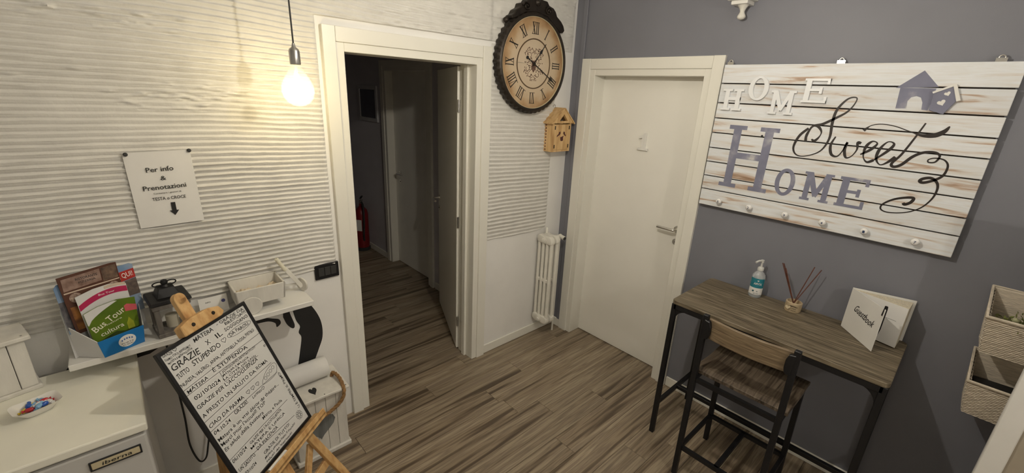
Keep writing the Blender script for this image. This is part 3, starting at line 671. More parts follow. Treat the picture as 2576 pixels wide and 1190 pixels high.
P = [(-2.19, -.085+.0555*math.sin(t), .4585-.0555*math.cos(t)) for t in np.linspace(0, -1.1, 8)]

# ---------------------------------------------------------------- easel and board
ya, ti = .68437, .41828; EO = V((-2.43705, -.54885, .79946))
EU = V((math.cos(ya), math.sin(ya), 0)); EH = V((-math.sin(ya), math.cos(ya), 0)); EV = EH*math.sin(ti) + V((0, 0, math.cos(ti))); EN = EU.cross(EV)
def E(u, v, n=0): return EO + EU*u + EV*v + EN*n
vf = -.875
es = thing('easel', 'pine display easel carrying the whiteboard', 'easel', E(0, vf).xy.to_3d())
MB().beam(E(-.012, -.62, -.026), E(-.012, .425, -.026), .045, .022, tuple(EN)).cyl(E(-.012, .425, -.037), E(-.012, .425, -.015), .0225, 24).build('mast', M_pine, es, bevel=.002)
clampF = (E(0, 0), EU, EV)
MB().prism([(-.098, .302), (.066, .302), (.082, .314), (.070, .340), (.03, .352), (-.05, .352), (-.098, .340)], clampF, -.012, .024).build('top_clamp', M_pine, es, bevel=.003)
for u in (-.052, .036): MB().lathe([(.0075, 0), (.006, .0025), (0, .003)], E(u, .327, .024), 12, tuple(EN)).build('screw', M_bronze, es)
MB().beam(E(-.25, -.318, .018), E(.232, -.318, .018), .064, .022, tuple(EV)).build('ledge', M_pine, es, bevel=.003)
MB().beam(E(-.25, -.305, .046), E(.232, -.305, .046), .008, .03, tuple(EV)).build('ledge_lip', M_pine, es, bevel=.002)
for s_ in (-1, 1):
    top = E(.035*s_, .27, -.048); ft = E(.262*s_, vf, -.03)
    ft.z = .012; MB().beam(top, ft + V((0, 0, .0)), .036, .02, tuple(EN)).build('leg', M_pine, es, bevel=.002)
MB().beam(E(-.20, -.56, -.045), E(.195, -.54, -.045), .036, .018, tuple(EN)).build('brace', M_pine, es, bevel=.002)
MB().beam(E(.175, -.42, -.06), E(.0, -.60, -.06), .03, .016, tuple(EN)).build('brace', M_pine, es, bevel=.002)
rr = E(0, .2, -.07); MB().beam(rr, V((rr.x - .02, rr.y + .10, .012)), .034, .02, tuple(EU)).build('rear_leg', M_pine, es, bevel=.002)
bd = thing('whiteboard', 'black framed whiteboard covered in handwritten thank-you notes', 'whiteboard', E(0, -.3))
BF = (E(0, 0), EU, EV)
MB().prism(rect(-.19, -.29, .19, .29), BF, -.010, -.002).build('panel', M_bwhite, bd)
MB().ring(rect(-.2, -.3, .2, .3), rect(-.187, -.287, .187, .287), BF, -.012, .003).build('frame', M_blk, bd, bevel=.002)
BTXT = [('GRAZIE', -0.182, 0.277, -0.146, 0.276, 0.010), ('SIAMO STATI BENISSIMO!', -0.182, 0.262, -0.083, 0.261, 0.009), ('MATERA È MERAVIGLIOSA!', -0.178, 0.249, -0.082, 0.250, 0.008), ('MATERA', -0.065, 0.265, 0.021, 0.265, 0.017), ('- GRAZIE DA', 0.042, 0.272, 0.180, 0.270, 0.013), ('BRESCIA!!!', 0.075, 0.256, 0.182, 0.255, 0.013), ('GRAZIE', -0.18, 0.221, -0.066, 0.222, 0.025), ('X', -0.03, 0.230, -0.013, 0.231, 0.020), ('IL', 0.017, 0.229, 0.046, 0.232, 0.021), ('SOGGIORNO', 0.059, 0.236, 0.180, 0.234, 0.015), ('DA PAROLI', 0.067, 0.209, 0.165, 0.207, 0.015), ('TUTTO', -0.178, 0.187, -0.130, 0.190, 0.020), ('STUPENDO', -0.112, 0.194, 0.014, 0.200, 0.021), ('NUNZIA, VALERIO, ANNA, ANTONELLA, ROSA, PIETRO', -0.182, 0.158, 0.174, 0.172, 0.014), ('MATERA', -0.178, 0.127, -0.092, 0.127, 0.014), ('È STUPENDA', -0.064, 0.133, 0.106, 0.131, 0.016), ('02/10/2024', -0.169, 0.093, -0.059, 0.09, 0.016), ('SOGGIORNO FANTASTICO!!', -0.037, 0.111, 0.136, 0.112, 0.010), ('MATERA È MAGICA', -0.043, 0.098, 0.088, 0.095, 0.009), ('LA CITTÀ DEI SASSI', -0.048, 0.084, 0.118, 0.081, 0.009), ("GRAZIE PER L'ACCOGLIENZA", -0.18, 0.060, 0.117, 0.063, 0.016), ('A PRESTO UN SALUTO DA ROMA', -0.18, 0.025, 0.153, 0.032, 0.016), ('CIAO DA PARMA', -0.18, -0.021, -0.017, -0.02, 0.016), ('04.10.24', -0.18, -0.051, -0.106, -0.054, 0.015), ('GRAZIE!', -0.08, -0.047, -0.013, -0.045, 0.016), ('Lorenzo', 0.012, -0.047, 0.062, -0.047, 0.013), ('Matera è un vrai décor de théâtre...', -0.18, -0.082, 0.141, -0.08, 0.015), ("Merci pour l'accueil! TOP", -0.18, -0.103, 0.048, -0.099, 0.015), ('Et saluti dalla Svizzera', -0.18, -0.125, 0.017, -0.122, 0.015), ('Marco e Paola', 0.002, -0.142, 0.116, -0.142, 0.014), ('06/10/24', -0.18, -0.180, -0.11, -0.178, 0.015), ("GRAZIE PER L'ACCOGLIENZA", -0.093, -0.177, 0.092, -0.171, 0.011), ('MATERA È UNICA', -0.100, -0.194, 0.098, -0.194, 0.011), ('DA PIACENZA', -0.082, -0.216, 0.037, -0.214, 0.014), ('UN SALUTO', -0.178, -0.222, -0.099, -0.223, 0.015), ('GRAZIE DI TUTTO!', -0.067, -0.250, 0.088, -0.247, 0.013), ('Matera sarebbe tutto il mondo!', -0.075, -0.266, 0.112, -0.263, 0.010), ('saluti da Verona!', -0.078, -0.281, 0.078, -0.281, 0.009), ('07/10/24', -0.165, -0.248, -0.111, -0.251, 0.012), ('U È SEMPRE IL PRIMO', 0.176, -0.224, 0.176, -0.039, 0.012)]
for i, (s, a, b, c, d, h) in enumerate(BTXT):
    mb = MB(); L_ = math.hypot(c-a, d-b)
    write(mb, s, BF, a, b, width=L_, cap=h*.92, ang=math.atan2(d-b, c-a), d=-.0014, slant=.12*math.sin(i*2.3), jit=.0012, seed=i)
    mb.build('handwriting', M_ink, bd)
for a, b, c, d in [(-.185, .145, .186, .151), (-.185, .124, .186, .119), (-.185, .010, .165, .018), (-.185, -.031, .167, -.032), (-.185, -.160, .14, -.156), (-.163, -.206, .131, -.232)]:
    MB().ribbon([(a, b), ((a+c)/2, (b+d)/2+.001), (c, d)], .0014, BF, -.0018, -.0014, 3).build('ruled_line', M_ink, bd)
DR = lambda P, w_, n_, cl=True, name='doodle': MB().ribbon(P, w_, BF, -.0018, -.0014, n_, cl).build(name, M_ink, bd)
for c, s_ in [((-.135, .282), .007), ((.036, .212), .011), ((.009, -.012), .009), ((.034, -.012), .009), ((.060, -.012), .009), ((.072, -.042), .007), ((.178, .094), .005)]:
    DR(heart(c, s_), .0014, 2, name='drawn_heart')
DR(circ((.118, .214), .062, 16, .014), .0013, 2, name='drawn_oval')
DR([(.079, -.028), (.118, .002), (.17, .011), (.180, -.008), (.155, -.034), (.107, -.036)], .0012, 3, name='drawn_leaf')
for k in range(4): DR(circ((.105+k*.018, -.018+k*.005), .007, 8), .0012, 2)
for k in range(9): DR(circ((.152+.013*math.cos(k*.7), -.248+.014*math.sin(k*.7)), .005, 7), .0012, 2, name='drawn_petal')
DR(circ((.152, -.248), .006, 8), .0012, 2, name='drawn_flower_centre')
DR([(-.045, .122), (-.045, .083), (-.03, .079), (.128, .078)], .0012, 2, False, name='drawn_box')
mk = thing('marker_pen', 'white board marker lying on the easel ledge', 'marker', E(-.06, -.30, .022))
MB().cyl(E(-.108, -.2985, .024), E(-.035, -.2985, .024), .0075, 14).build('barrel', M_white, mk, smooth=40)
MB().cyl(E(-.035, -.2985, .024), E(-.008, -.2985, .024), .008, 14).build('cap', M_paper, mk, smooth=40)

# ---------------------------------------------------------------- clock
CX, CZ = -.470, 2.137
ck = thing('wall_clock', 'large round antique clock with roman numerals and dark crest', 'clock', (CX, 0, CZ))
N_ = 96
prof = []
mb = MB(); rr_ = [(.300, -.004), (.312, -.010), (.316, -.03), (.316, -.055), (.308, -.068), (.297, -.074), (.285, -.068), (.283, -.060)]
vs = []; fs = []
for j, (r, y) in enumerate(rr_):
    for i in range(N_*2):
        t = 2*PI*i/(N_*2); q = r + (.004*(1 if i % 4 < 2 else -1) if 1 <= j <= 3 else 0)
        vs.append((CX+q*math.cos(t), y, CZ+q*math.sin(t)))
k2 = N_*2
for j in range(len(rr_)-1):
    for i in range(k2): fs.append((j*k2+i, j*k2+(i+1) % k2, (j+1)*k2+(i+1) % k2, (j+1)*k2+i))
fs.append(tuple(range(k2)))
mb.add(vs, fs).build('rim', M_bronze, ck, smooth=30)
FC = FL(CX, 0, CZ)
fm = mat('aged_dial', (.6, .5, .36), .45)
nt = fm.node_tree  # darken dial towards its rim: printed ageing
N = nt.nodes; Lk = nt.links
tcn = N.new('ShaderNodeTexCoord'); vl = N.new('ShaderNodeVectorMath'); vl.operation = 'LENGTH'; Lk.new(tcn.outputs['Object'], vl.inputs[0])
nz_ = N.new('ShaderNodeTexNoise'); nz_.inputs['Scale'].default_value = 9; nz_.inputs['Detail'].default_value = 5; Lk.new(tcn.outputs['Object'], nz_.inputs['Vector'])
ma = N.new('ShaderNodeMath'); ma.operation = 'MULTIPLY_ADD'; ma.inputs[1].default_value = .16; Lk.new(nz_.outputs['Fac'], ma.inputs[0]); Lk.new(vl.outputs['Value'], ma.inputs[2])
rp_ = N.new('ShaderNodeValToRGB'); e = rp_.color_ramp.elements; e[0].position = .18; e[0].color = (.60, .49, .36, 1); e[1].position = .40; e[1].color = (.22, .11, .045, 1)
q = e.new(.29); q.color = (.56, .44, .30, 1); q = e.new(.345); q.color = (.42, .27, .14, 1)
Lk.new(ma.outputs[0], rp_.inputs['Fac']); Lk.new(rp_.outputs['Color'], N['Principled BSDF'].inputs['Base Color'])
MB().prism(circ((0, 0), .286, 64), FC, .055, .058).build('dial', fm, ck)
MB().ring(circ((0, -.001), .157, 48), circ((0, -.001), .150, 48), FC, .058, .061).build('inner_ring', mat('dial_brown', (.10, .06, .03), .5), ck)
MB().ring(circ((0, 0), .288, 64), circ((0, 0), .282, 64), FC, .058, .066).build('bezel', M_brass, ck)
def roman(t):
    out = []; x = 0; h = .072
    for ch in t:
        if ch == 'I': out += [rect(x, -h/2, x+.006, h/2)]; x += .0155
        elif ch == 'V': out += [[(x-.002, h/2), (x+.005, h/2), (x+.0165, -h/2), (x+.012, -h/2)], [(x+.024, h/2), (x+.027, h/2), (x+.0165, -h/2), (x+.014, -h/2)]]; x += .034
        elif ch == 'X': out += [[(x-.002, h/2), (x+.006, h/2), (x+.028, -h/2), (x+.020, -h/2)], [(x+.024, h/2), (x+.027, h/2), (x+.002, -h/2), (x-.001, -h/2)]]; x += .034
    W_ = x - .0095
    out += [rect(-.004, h/2-.003, W_+.004, h/2), rect(-.004, -h/2, W_+.004, -h/2+.003)] if len(t) < 9 else []
    return [[(a - W_/2, b) for a, b in P] for P in out]
for i, t in enumerate('XII I II III IIII V VI VII VIII IX X XI'.split()):
    an = -2*PI*i/12; mb = MB()
    for P in roman(t):
        Q = []
        for a, b in P:
            b2 = b + .217; Q.append((a*math.cos(an) - b2*math.sin(an), a*math.sin(an) + b2*math.cos(an)))
        mb.prism(Q, FC, .058, .0592)
    mb.build('numeral', mat('numeral_black', (.02, .015, .012), .5), ck)
mb = MB(); rs = random.Random(5)
M_crest = mat('faded_crest', (.13, .07, .05), .6, var=.4, vs=60)
for s_ in (-1, 1):   # printed scroll ornament
    for (cx, cy, r, a0, a1) in [(.04, .05, .022, 0, 4.5), (.06, .015, .02, 1, 5.5), (.058, -.03, .022, 2, 7), (.04, -.065, .02, 3, 7.5), (.02, .075, .018, 0, 5), (.07, .06, .014, -1, 4), (.03, .02, .016, 0, 5), (.032, -.03, .018, 1, 6), (.075, -.055, .012, 0, 5), (.015, -.08, .012, 0, 5), (.05, .085, .012, 0, 5)]:
        pts = [(s_*(cx + r*(1-.55*k/9)*math.cos(a0+(a1-a0)*k/9)), cy + r*(1-.55*k/9)*math.sin(a0+(a1-a0)*k/9)) for k in range(10)]
        mb.ribbon(pts, .0035, FC, .058, .0586, 2)
        for k in range(3):
            t = rs.uniform(0, 6.28); mb.prism(circ((s_*(cx+r*1.1*math.cos(t)), cy+r*1.1*math.sin(t)), .0045, 7, .003), FC, .058, .0586)
mb.prism([(-.018, .02), (.018, .02), (.02, -.03), (0, -.055), (-.02, -.03)], FC, .058, .0585)
write(mb, 'BETH', FC, -.03, -.108, width=.06, cap=.012, d=.0588)
mb.build('crest', M_crest, ck)
def hand(name, ang, L_, tail, spade, d):
    mb = MB(); c, s_ = math.cos(ang), math.sin(ang)
    tr_ = lambda P: [(a*c - b*s_, a*s_ + b*c) for a, b in P]
    mb.prism(tr_([(-.003, -tail), (.003, -tail), (.0025, L_), (-.0025, L_)]), FC, d, d+.0015)
    mb.prism(tr_([(0, spade-.022), (.011, spade-.004), (.006, spade+.012), (0, spade+.035), (-.006, spade+.012), (-.011, spade-.004)]), FC, d, d+.0016)
    if tail > .03: mb.prism(tr_(circ((0, -tail), .011, 14)), FC, d, d+.0016)
    return mb.build(name, M_ink, ck)
hand('hour_hand', -2*PI*(1.28/12), .165, .02, .10, .062); hand('minute_hand', -2*PI*(19.7/60), .225, .075, .19, .0645)
MB().prism([(-.002, 0), (-.15, .001), (-.15, -.001)], FC, .061, .0618).build('second_hand', M_steel, ck)
MB().lathe([(.012, .066), (.010, .069), (0, .070)], (CX, 0, CZ), 16, (0, -1, 0)).build('hub', M_bronze, ck, smooth=40)
cp = [(-.215, .245), (-.225, .262), (-.20, .275), (-.185, .300), (-.15, .318), (-.14, .345), (-.10, .352), (-.085, .375), (-.04, .378), (-.02, .415), (.02, .415), (.04, .388), (.09, .385), (.11, .362), (.15, .355), (.175, .335), (.19, .31), (.235, .285), (.26, .262), (.275, .232), (.258, .215), (.235, .215), (.20, .24), (.10, .298), (0, .312), (-.10, .298), (-.17, .262)]
MB().prism(cp, FC, .004, .066).build('crest_top', M_bronze, ck, bevel=.006, seg=2)
mb = MB()
for s_ in (-1, 1):
    mb.tube([V((CX + s_*(.10 + .035*(1-k/14)*math.cos(k*.8)), -.070, CZ + .330 + .028*(1-k/14)*math.sin(k*.8))) for k in range(14)], .007, 6)
    mb.lathe([(0, -.018), (.014, -.012), (.018, 0), (.014, .012), (0, .018)], (CX + .245*s_ - .005, -.045, CZ + .235), 12, (0, 1, 0))
mb.lathe([(0, -.02), (.02, -.01), (.024, 0), (.02, .01), (0, .02)], (CX, -.062, CZ + .365), 14, (0, 1, 0))
mb.build('crest_scroll', M_bronze, ck, smooth=60)

# ---------------------------------------------------------------- cuckoo house
cu = thing('wooden_bird_house', 'small pine house box with gable hung below the clock', 'house box', (-.16, 0, 1.545))
MB().box(-.262, -.245, -.085, -.001, 1.545, 1.752).build('side_board', M_pinel, cu, bevel=.001); MB().box(-.077, -.060, -.085, -.001, 1.545, 1.752).build('side_board', M_pinel, cu, bevel=.001)
MB().box(-.245, -.077, -.084, -.001, 1.545, 1.558).build('floor_board', M_pinel, cu); MB().box(-.245, -.077, -.012, -.001, 1.558, 1.752).build('back_board', M_pinel, cu)
for a, b in ((-.2445, -.220), (-.219, -.1620), (-.1605, -.102), (-.101, -.0775)):
    MB().box(a, b, -.086, -.076, 1.559, 1.744).build('door_board', M_pinel, cu, bevel=.0012)
for x, z in ((-.238, 1.72), (-.238, 1.585), (-.083, 1.72), (-.083, 1.585)): MB().box(x-.004, x+.004, -.0885, -.085, z-.013, z+.013).build('hinge', M_bronze, cu)
FCu = FL(-.160, -.087, 1.66)
M_ox = mat('oxblood_paint', (.07, .01, .012), .5, var=.1)
MB().prism([(-.052, .008), (-.040, .012), (-.034, .028), (-.020, .034), (-.018, .018), (-.028, .006), (-.040, .004), (-.056, -.008)], FCu, 0, .001).build('leaf_motif', M_ox, cu)
MB().prism([(.044, .006), (.034, .012), (.028, .030), (.016, .032), (.014, .016), (.024, .008), (.040, -.004)], FCu, 0, .001).build('leaf_motif', M_ox, cu)
MB().prism([(-.016, -.008), (-.012, -.034), (.004, -.038), (.016, -.032), (.014, -.012), (.020, .002), (.004, -.004)], FCu, 0, .001).build('leaf_motif', M_ox, cu)
MB().ring([(-.122, 0), (.108, 0), (-.007, .102)], [(-.052, .016), (.038, .016), (-.007, .064)], FL(-.154, -.085, 1.752), -.012, .012).build('gable', M_pinel, cu, bevel=.001)
for s_ in (-1, 1):
    A = V((-.161, 0, 1.859)); B = V((-.161 + s_*.122, 0, 1.748))
    MB().beam(A + (B-A)*.0 + V((0, -.052, 0)), B + V((0, -.052, 0)), .102, .009, (s_*.66, 0, .74)).build('roof_board', M_pinel, cu, bevel=.001)
for i in range(9): MB().cyl((-.264, -.02, 1.56+i*.022), (-.262, -.02, 1.56+i*.022), .005, 8).build('red_peg', M_ox, cu)
MB().tube([V((-.18 + .012*math.cos(t), -.008, 1.868 + .012*math.sin(t))) for t in np.linspace(0, 2*PI, 12, False)], .0018, 6, closed=True).build('hanging_loop', M_steel, cu)

# ---------------------------------------------------------------- radiator
ra = thing('radiator', 'narrow white cast iron column radiator in the corner', 'radiator', (-.23, -.1, .12))
M_rad = mat('radiator_enamel', (.74, .72, .66), .35, var=.03)
for x in (-.262, -.202):
    sct = MB()
    for c in range(4):
        y = -.038 - c*.042
        sct.lathe([(.0145, .16), (.0155, .22), (.0145, .50), (.0165, .52), (.0145, .54), (.0155, .83), (.0145, .87)], (x, y, 0), 12, sx=1.15)
    sct.build('column_section', M_rad, ra, smooth=50)
    hd_ = MB()
    hd_.prism([(-.022, .845), (-.022, .875), (-.032, .895), (-.05, .905), (-.085, .898), (-.118, .898), (-.15, .905), (-.172, .892), (-.182, .87), (-.182, .845), (-.165, .835), (-.04, .835)], ((x-.022, 0, 0), (0, 1, 0), (0, 0, 1)), 0, .044).build('top_header', M_rad, ra, bevel=.009, seg=2, smooth=50)
    MB().prism([(-.022, .20), (-.022, .165), (-.035, .145), (-.07, .140), (-.10, .152), (-.135, .140), (-.17, .147), (-.182, .165), (-.182, .20), (-.16, .21), (-.04, .21)], ((x-.022, 0, 0), (0, 1, 0), (0, 0, 1)), 0, .044).build('bottom_header', M_rad, ra, bevel=.009, seg=2, smooth=50)
    MB().prism(rect(-.175, .505, -.03, .535), ((x-.012, 0, 0), (0, 1, 0), (0, 0, 1)), 0, .024).build('web', M_rad, ra, bevel=.006)
for z in (.868, .178): MB().lathe([(.024, 0), (.024, .008), (.014, .010), (.014, .018), (0, .019)], (-.284, -.10, z), 18, (-1, 0, 0)).build('plug', M_rad, ra, smooth=40)
MB().cyl((-.215, -.06, .90), (-.20, -.045, .94), .010, 12).build('air_vent', M_rad, ra, smooth=40)
MB().cyl((-.18, -.10, .868), (-.085, -.10, .868), .013, 12).build('supply_pipe', M_rad, ra, smooth=40)
MB().cyl((-.10, -.098, .868), (-.10, -.150, .858), .017, 16).build('valve_head', M_rad, ra, smooth=40); MB().cyl((-.10, -.150, .858), (-.10, -.156, .857), .014, 16).build('valve_cap', M_dark, ra)
for z in (.80, .25): MB().box(-.24, -.225, -.025, 0, z-.01, z+.01).build('wall_bracket', M_steel, ra)
MB().cyl((-.10, -.10, .868), (-.10, -.10, .0), .008, 10).build('riser_pipe', M_rad, ra, smooth=40)

# ---------------------------------------------------------------- HOME sweet HOME board
SY, SZ = -1.1364, 1.3546
sg = thing('plank_sign', 'large whitewashed plank sign reading HOME sweet HOME above the desk', 'sign', (-.02, SY-.56, SZ))
PB = [0, .099, .179, .262, .343, .429, .511, .595, .699, .800]
for i in range(9):
    a, b = PB[i], PB[i+1]; me_ = MB().box(-.040, -.020, SY-1.127+random.uniform(-.001, .001), SY, SZ+a+.0030, SZ+b-.0030)
    me_.build('plank', M_sgn, sg, bevel=.0016)
MB().box(-.0225, -.0195, SY-1.120, SY-.006, SZ+.006, SZ+.794).build('backing', mat('dark_backing', (.03, .02, .014), .9), sg)
for y in (SY-.12, SY-.56, SY-1.0): MB().box(-.020, -.001, y-.03, y+.03, SZ+.03, SZ+.77).build('batten', mat('raw_brown_wood', (.10, .06, .035), .8), sg)
FS = FR(-.040, SY, SZ)
def serif(ch, x, y, w, h, st, th, sf=None):
    """slab-serif capital as a list of polygons"""
    th2 = th; P = []; s2 = sf or st*.55
    if ch == 'H':
        for a in (x+s2, x+w-s2-st): P += [rect(a, y, a+st, y+h), rect(a-s2, y, a+st+s2, y+th2), rect(a-s2, y+h-th2, a+st+s2, y+h)]
        P += [rect(x+s2, y+h*.48, x+w-s2, y+h*.48+th2*1.5)]
    if ch == 'E':
        a = x+s2*.6; P += [rect(a, y, a+st, y+h), rect(x, y, x+w, y+th2), rect(x, y+h-th2, x+w, y+h), rect(a, y+h*.48, x+w*.72, y+h*.48+th2), rect(x+w-th2, y, x+w, y+h*.26), rect(x+w-th2, y+h*.76, x+w, y+h), rect(x+w*.66, y+h*.38, x+w*.66+th2, y+h*.64)]
    if ch == 'M':
        for a in (x+s2*.8, x+w-s2*.8-st): P += [rect(a, y, a+st, y+h), rect(a-s2*.8, y, a+st+s2*.8, y+th2)]
        P += [rect(x, y+h-th2, x+s2+st, y+h), rect(x+w-s2-st, y+h-th2, x+w, y+h)]
        m_ = x+w/2
        P += [[(x+s2*.8, y+h), (x+s2*.8+st*1.1, y+h), (m_+st*.5, y+h*.22), (m_-st*.3, y+h*.14)], [(x+w-s2*.8, y+h), (x+w-s2*.8-st, y+h), (m_-st*.4, y+h*.22), (m_+st*.3, y+h*.14)]]
    return P
def letter(name, ch, x, y, w, h, st, th, d0, d1, m, sf=None, bevel=0):
    mb = MB()
    if ch == 'O':
        c = (x+w/2, y+h/2); mb.ring(circ(c, w/2, 40, h/2), circ(c, w/2-st, 40, h/2-th), FS, d0, d1)
    else:
        for i, P in enumerate(serif(ch, x, y, w, h, st, th, sf)): mb.prism(P, FS, d0, d1 + i*.00006)
    return mb.build(name, m, sg)
for ch, x, y, w, h in (('H', .025, .558, .110, .112), ('O', .156, .616, .098, .122), ('M', .272, .552, .116, .117), ('E', .413, .616, .106, .113)):
    letter('white_letter', ch, x, y, w, h, .022 if ch != 'M' else .018, .011, .001, .013, mat('gloss_white', (.80, .815, .84), .3, var=.01), .014)
letter('painted_letter', 'H', .094, .134, .257, .346, .042, .022, 0, .0007, M_lil, .026)
letter('painted_letter', 'O', .384, .138, .094, .145, .022, .017, 0, .0007, M_lil)
letter('painted_letter', 'M', .513, .138, .126, .145, .024, .012, 0, .0007, M_lil, .012)
letter('painted_letter', 'E', .664, .138, .116, .145, .030, .014, 0, .0007, M_lil, .016)
SW = {'S': [(0.5, 0.443), (0.514, 0.436), (0.53, 0.458), (0.533, 0.483), (0.513, 0.506), (0.49, 0.503), (0.474, 0.466), (0.477, 0.427)],
 'S2': [(0.474, 0.429), (0.487, 0.5), (0.53, 0.519), (0.57, 0.546), (0.613, 0.58), (0.634, 0.617), (0.636, 0.646), (0.604, 0.64), (0.573, 0.59), (0.568, 0.529), (0.573, 0.453), (0.549, 0.389), (0.491, 0.357), (0.449, 0.36), (0.43, 0.396), (0.444, 0.454), (0.476, 0.494)],
 'w': [(0.597, 0.465), (0.586, 0.423), (0.598, 0.381), (0.623, 0.373), (0.639, 0.401), (0.649, 0.444), (0.646, 0.408), (0.659, 0.373), (0.679, 0.381), (0.693, 0.414), (0.689, 0.446), (0.702, 0.444)],
 'e1': [(0.711, 0.394), (0.743, 0.42), (0.761, 0.45), (0.741, 0.458), (0.723, 0.43), (0.724, 0.387), (0.743, 0.363), (0.766, 0.375)],
 'e2': [(0.766, 0.375), (0.807, 0.424), (0.82, 0.455), (0.797, 0.462), (0.776, 0.428), (0.773, 0.385), (0.793, 0.358), (0.817, 0.372), (.838, .40)],
 't': [(0.901, 0.553), (0.881, 0.486), (0.856, 0.413), (0.833, 0.37), (0.843, 0.356), (0.867, 0.369), (0.895, 0.408), (0.927, 0.431), (0.962, 0.435), (0.98, 0.422), (0.972, 0.396), (0.952, 0.392), (0.949, 0.403), (0.968, 0.412), (0.998, 0.408), (1.015, 0.385), (1.012, 0.346), (0.992, 0.322), (0.96, 0.304), (0.945, 0.308), (0.953, 0.32), (0.978, 0.327), (1.001, 0.31), (1.009, 0.28), (1.002, 0.236), (0.977, 0.192), (0.934, 0.162), (0.877, 0.149), (0.847, 0.158), (0.848, 0.182), (0.881, 0.212), (0.923, 0.229), (0.945, 0.23), (0.94, 0.21), (0.923, 0.197), (0.916, 0.203)],
 'tc': [(0.697, 0.503), (0.72, 0.528), (0.758, 0.537), (0.806, 0.531), (0.855, 0.515), (0.902, 0.501), (0.943, 0.506), (0.967, 0.524), (0.978, 0.546)]}
M_br = mat('dark_brown_paint', (.016, .010, .008), .5, var=.3)
mb = MB()
for k, P in SW.items():
    d = .0007 + .00012*len(k)
    mb.ribbon(P, (lambda t: .0048 + .0075*abs(math.sin(t*PI*2.5+.4))**2) if k != 'tc' else (lambda t: .004 + .016*max(0, math.sin((t-.55)/.45*PI))), FS, .0001, d, 6)
mb.build('painted_script', M_br, sg)
mb = MB()
mb.prism([(.842, .765), (.765, .693), (.903, .700)], FS, 0, .0007); mb.prism([(.780, .694), (.785, .607), (.822, .609), (.818, .640), (.826, .656), (.842, .662), (.858, .656), (.868, .636), (.872, .607), (.893, .605), (.897, .694)], FS, 0, .0008)
mb.build('painted_bird_house', M_lil, sg)
bh = MB().prism([(.893, .675), (.950, .706), (.974, .652), (.944, .592), (.896, .606)], FS, .001, .012).build('wooden_bird_house_cutout', M_lil2, sg, bevel=.001)
MB().prism([(.944, .712), (.956, .712), (.983, .649), (.971, .644)], FS, .001, .018).build('cutout_roof', M_white, bh, bevel=.001); MB().prism([(.889, .680), (.946, .711), (.950, .704), (.893, .673)], FS, .001, .015).build('cutout_roof', M_white, bh)
for c, s_ in (((.937, .674), .0105), ((.928, .638), .014)):
    MB().prism([(c[0]+(a-c[0])*math.cos(.5)-(b-c[1])*math.sin(.5), c[1]+(a-c[0])*math.sin(.5)+(b-c[1])*math.cos(.5)) for a, b in heart(c, s_, 22)], FS, .012, .013).build('heart_inlay', M_white, bh)
MB().prism(circ((.27, .435), .006, 10), FS, 0, .0008).build('knot_hole', M_ink, sg)
for i, y in enumerate((-1.260, -1.428, -1.610, -1.781, -1.952, -2.137)):
    kb = MB().lathe([(.006, 0), (.006, .008), (.012, .012), (.0165, .02), (.0155, .028), (.009, .033), (0, .034)], (-.040, y, SZ+.044), 20, (-1, 0, 0)).build('knob', mat('knob_porcelain', (.80, .79, .78), .15, var=.01), sg, smooth=50)
    tx = MB(); write(tx, '523417'[i], FR(-.0745, y, SZ+.044), -.0045, -.006, width=.009, cap=.012, d=0); tx.build('knob_print', mat('navy_print', (.03, .05, .12), .4), kb)
for y in (-1.161, -1.671, -2.19):
    MB().box(-.03, -.018, y-.016, y+.016, SZ+.79, SZ+.812).tube([(-.024, y + .009*math.cos(t), SZ + .812 + .010*math.sin(t)) for t in np.linspace(0, PI, 8)], .0035, 8).build('hanger', M_chrome, sg, smooth=50)

# ---------------------------------------------------------------- bracket shelf on the grey wall
bk = thing('wall_bracket', 'white carved wall bracket with a turned drop at the top', 'bracket', (-.06, -1.17, 2.44))
bxc, byc = -.065, -1.172
MB().box(-.130, -.001, -1.250, -1.094, 2.500, 2.520).build('top_board', M_white, bk, bevel=.003)
MB().box(-.112, -.001, -1.232, -1.112, 2.462, 2.500).build('moulding', M_white, bk, bevel=.006, seg=2)
MB().box(-.096, -.001, -1.214, -1.130, 2.443, 2.462).build('moulding', M_white, bk, bevel=.004, seg=2)
MB().lathe([(.028, .068), (.024, .062), (.016, .050), (.0115, .038), (.0125, .030), (.019, .018), (.021, .010), (.016, .002), (.006, -.002), (0, -.003)], (-.050, byc-.006, 2.376), 20).build('turned_drop', M_chalk, bk, smooth=60)

# ---------------------------------------------------------------- desk
tb = thing('bar_table', 'narrow dark oak table with black metal frame below the sign', 'table', (-.26, -1.765, 0))
tX0, tX1, tY0, tY1, TZ = -.510, -.012, -2.236, -1.290, .905
tF = FT(0, 0, TZ-.022)
rc = .025
pl_ = []
for cx_, cy_, a0 in ((tX1-rc, tY1-rc, 0), (tX0+rc, tY1-rc, PI/2), (tX0+rc, tY0+rc, PI), (tX1-rc, tY0+rc, 1.5*PI)):
    pl_ += [(cx_+rc*math.cos(a0+PI/2*k/5), cy_+rc*math.sin(a0+PI/2*k/5)) for k in range(6)]
MB().prism(pl_, tF, 0, .022).build('table_top', M_wtop, tb, bevel=.002)
lw = .026
LG = [(tX0+.016, tY1-.016), (tX1-.02, tY1-.016), (tX0+.016, tY0+.016), (tX1-.02, tY0+.016)]
for x, y in LG: MB().box(x-lw/2, x+lw/2, y-lw/2, y+lw/2, 0, TZ-.022).build('leg', M_blk, tb, bevel=.002)
for x in (LG[0][0], LG[1][0]): MB().box(x-lw/2, x+lw/2, LG[2][1], LG[0][1], TZ-.052, TZ-.022).build('apron_rail', M_blk, tb, bevel=.001)
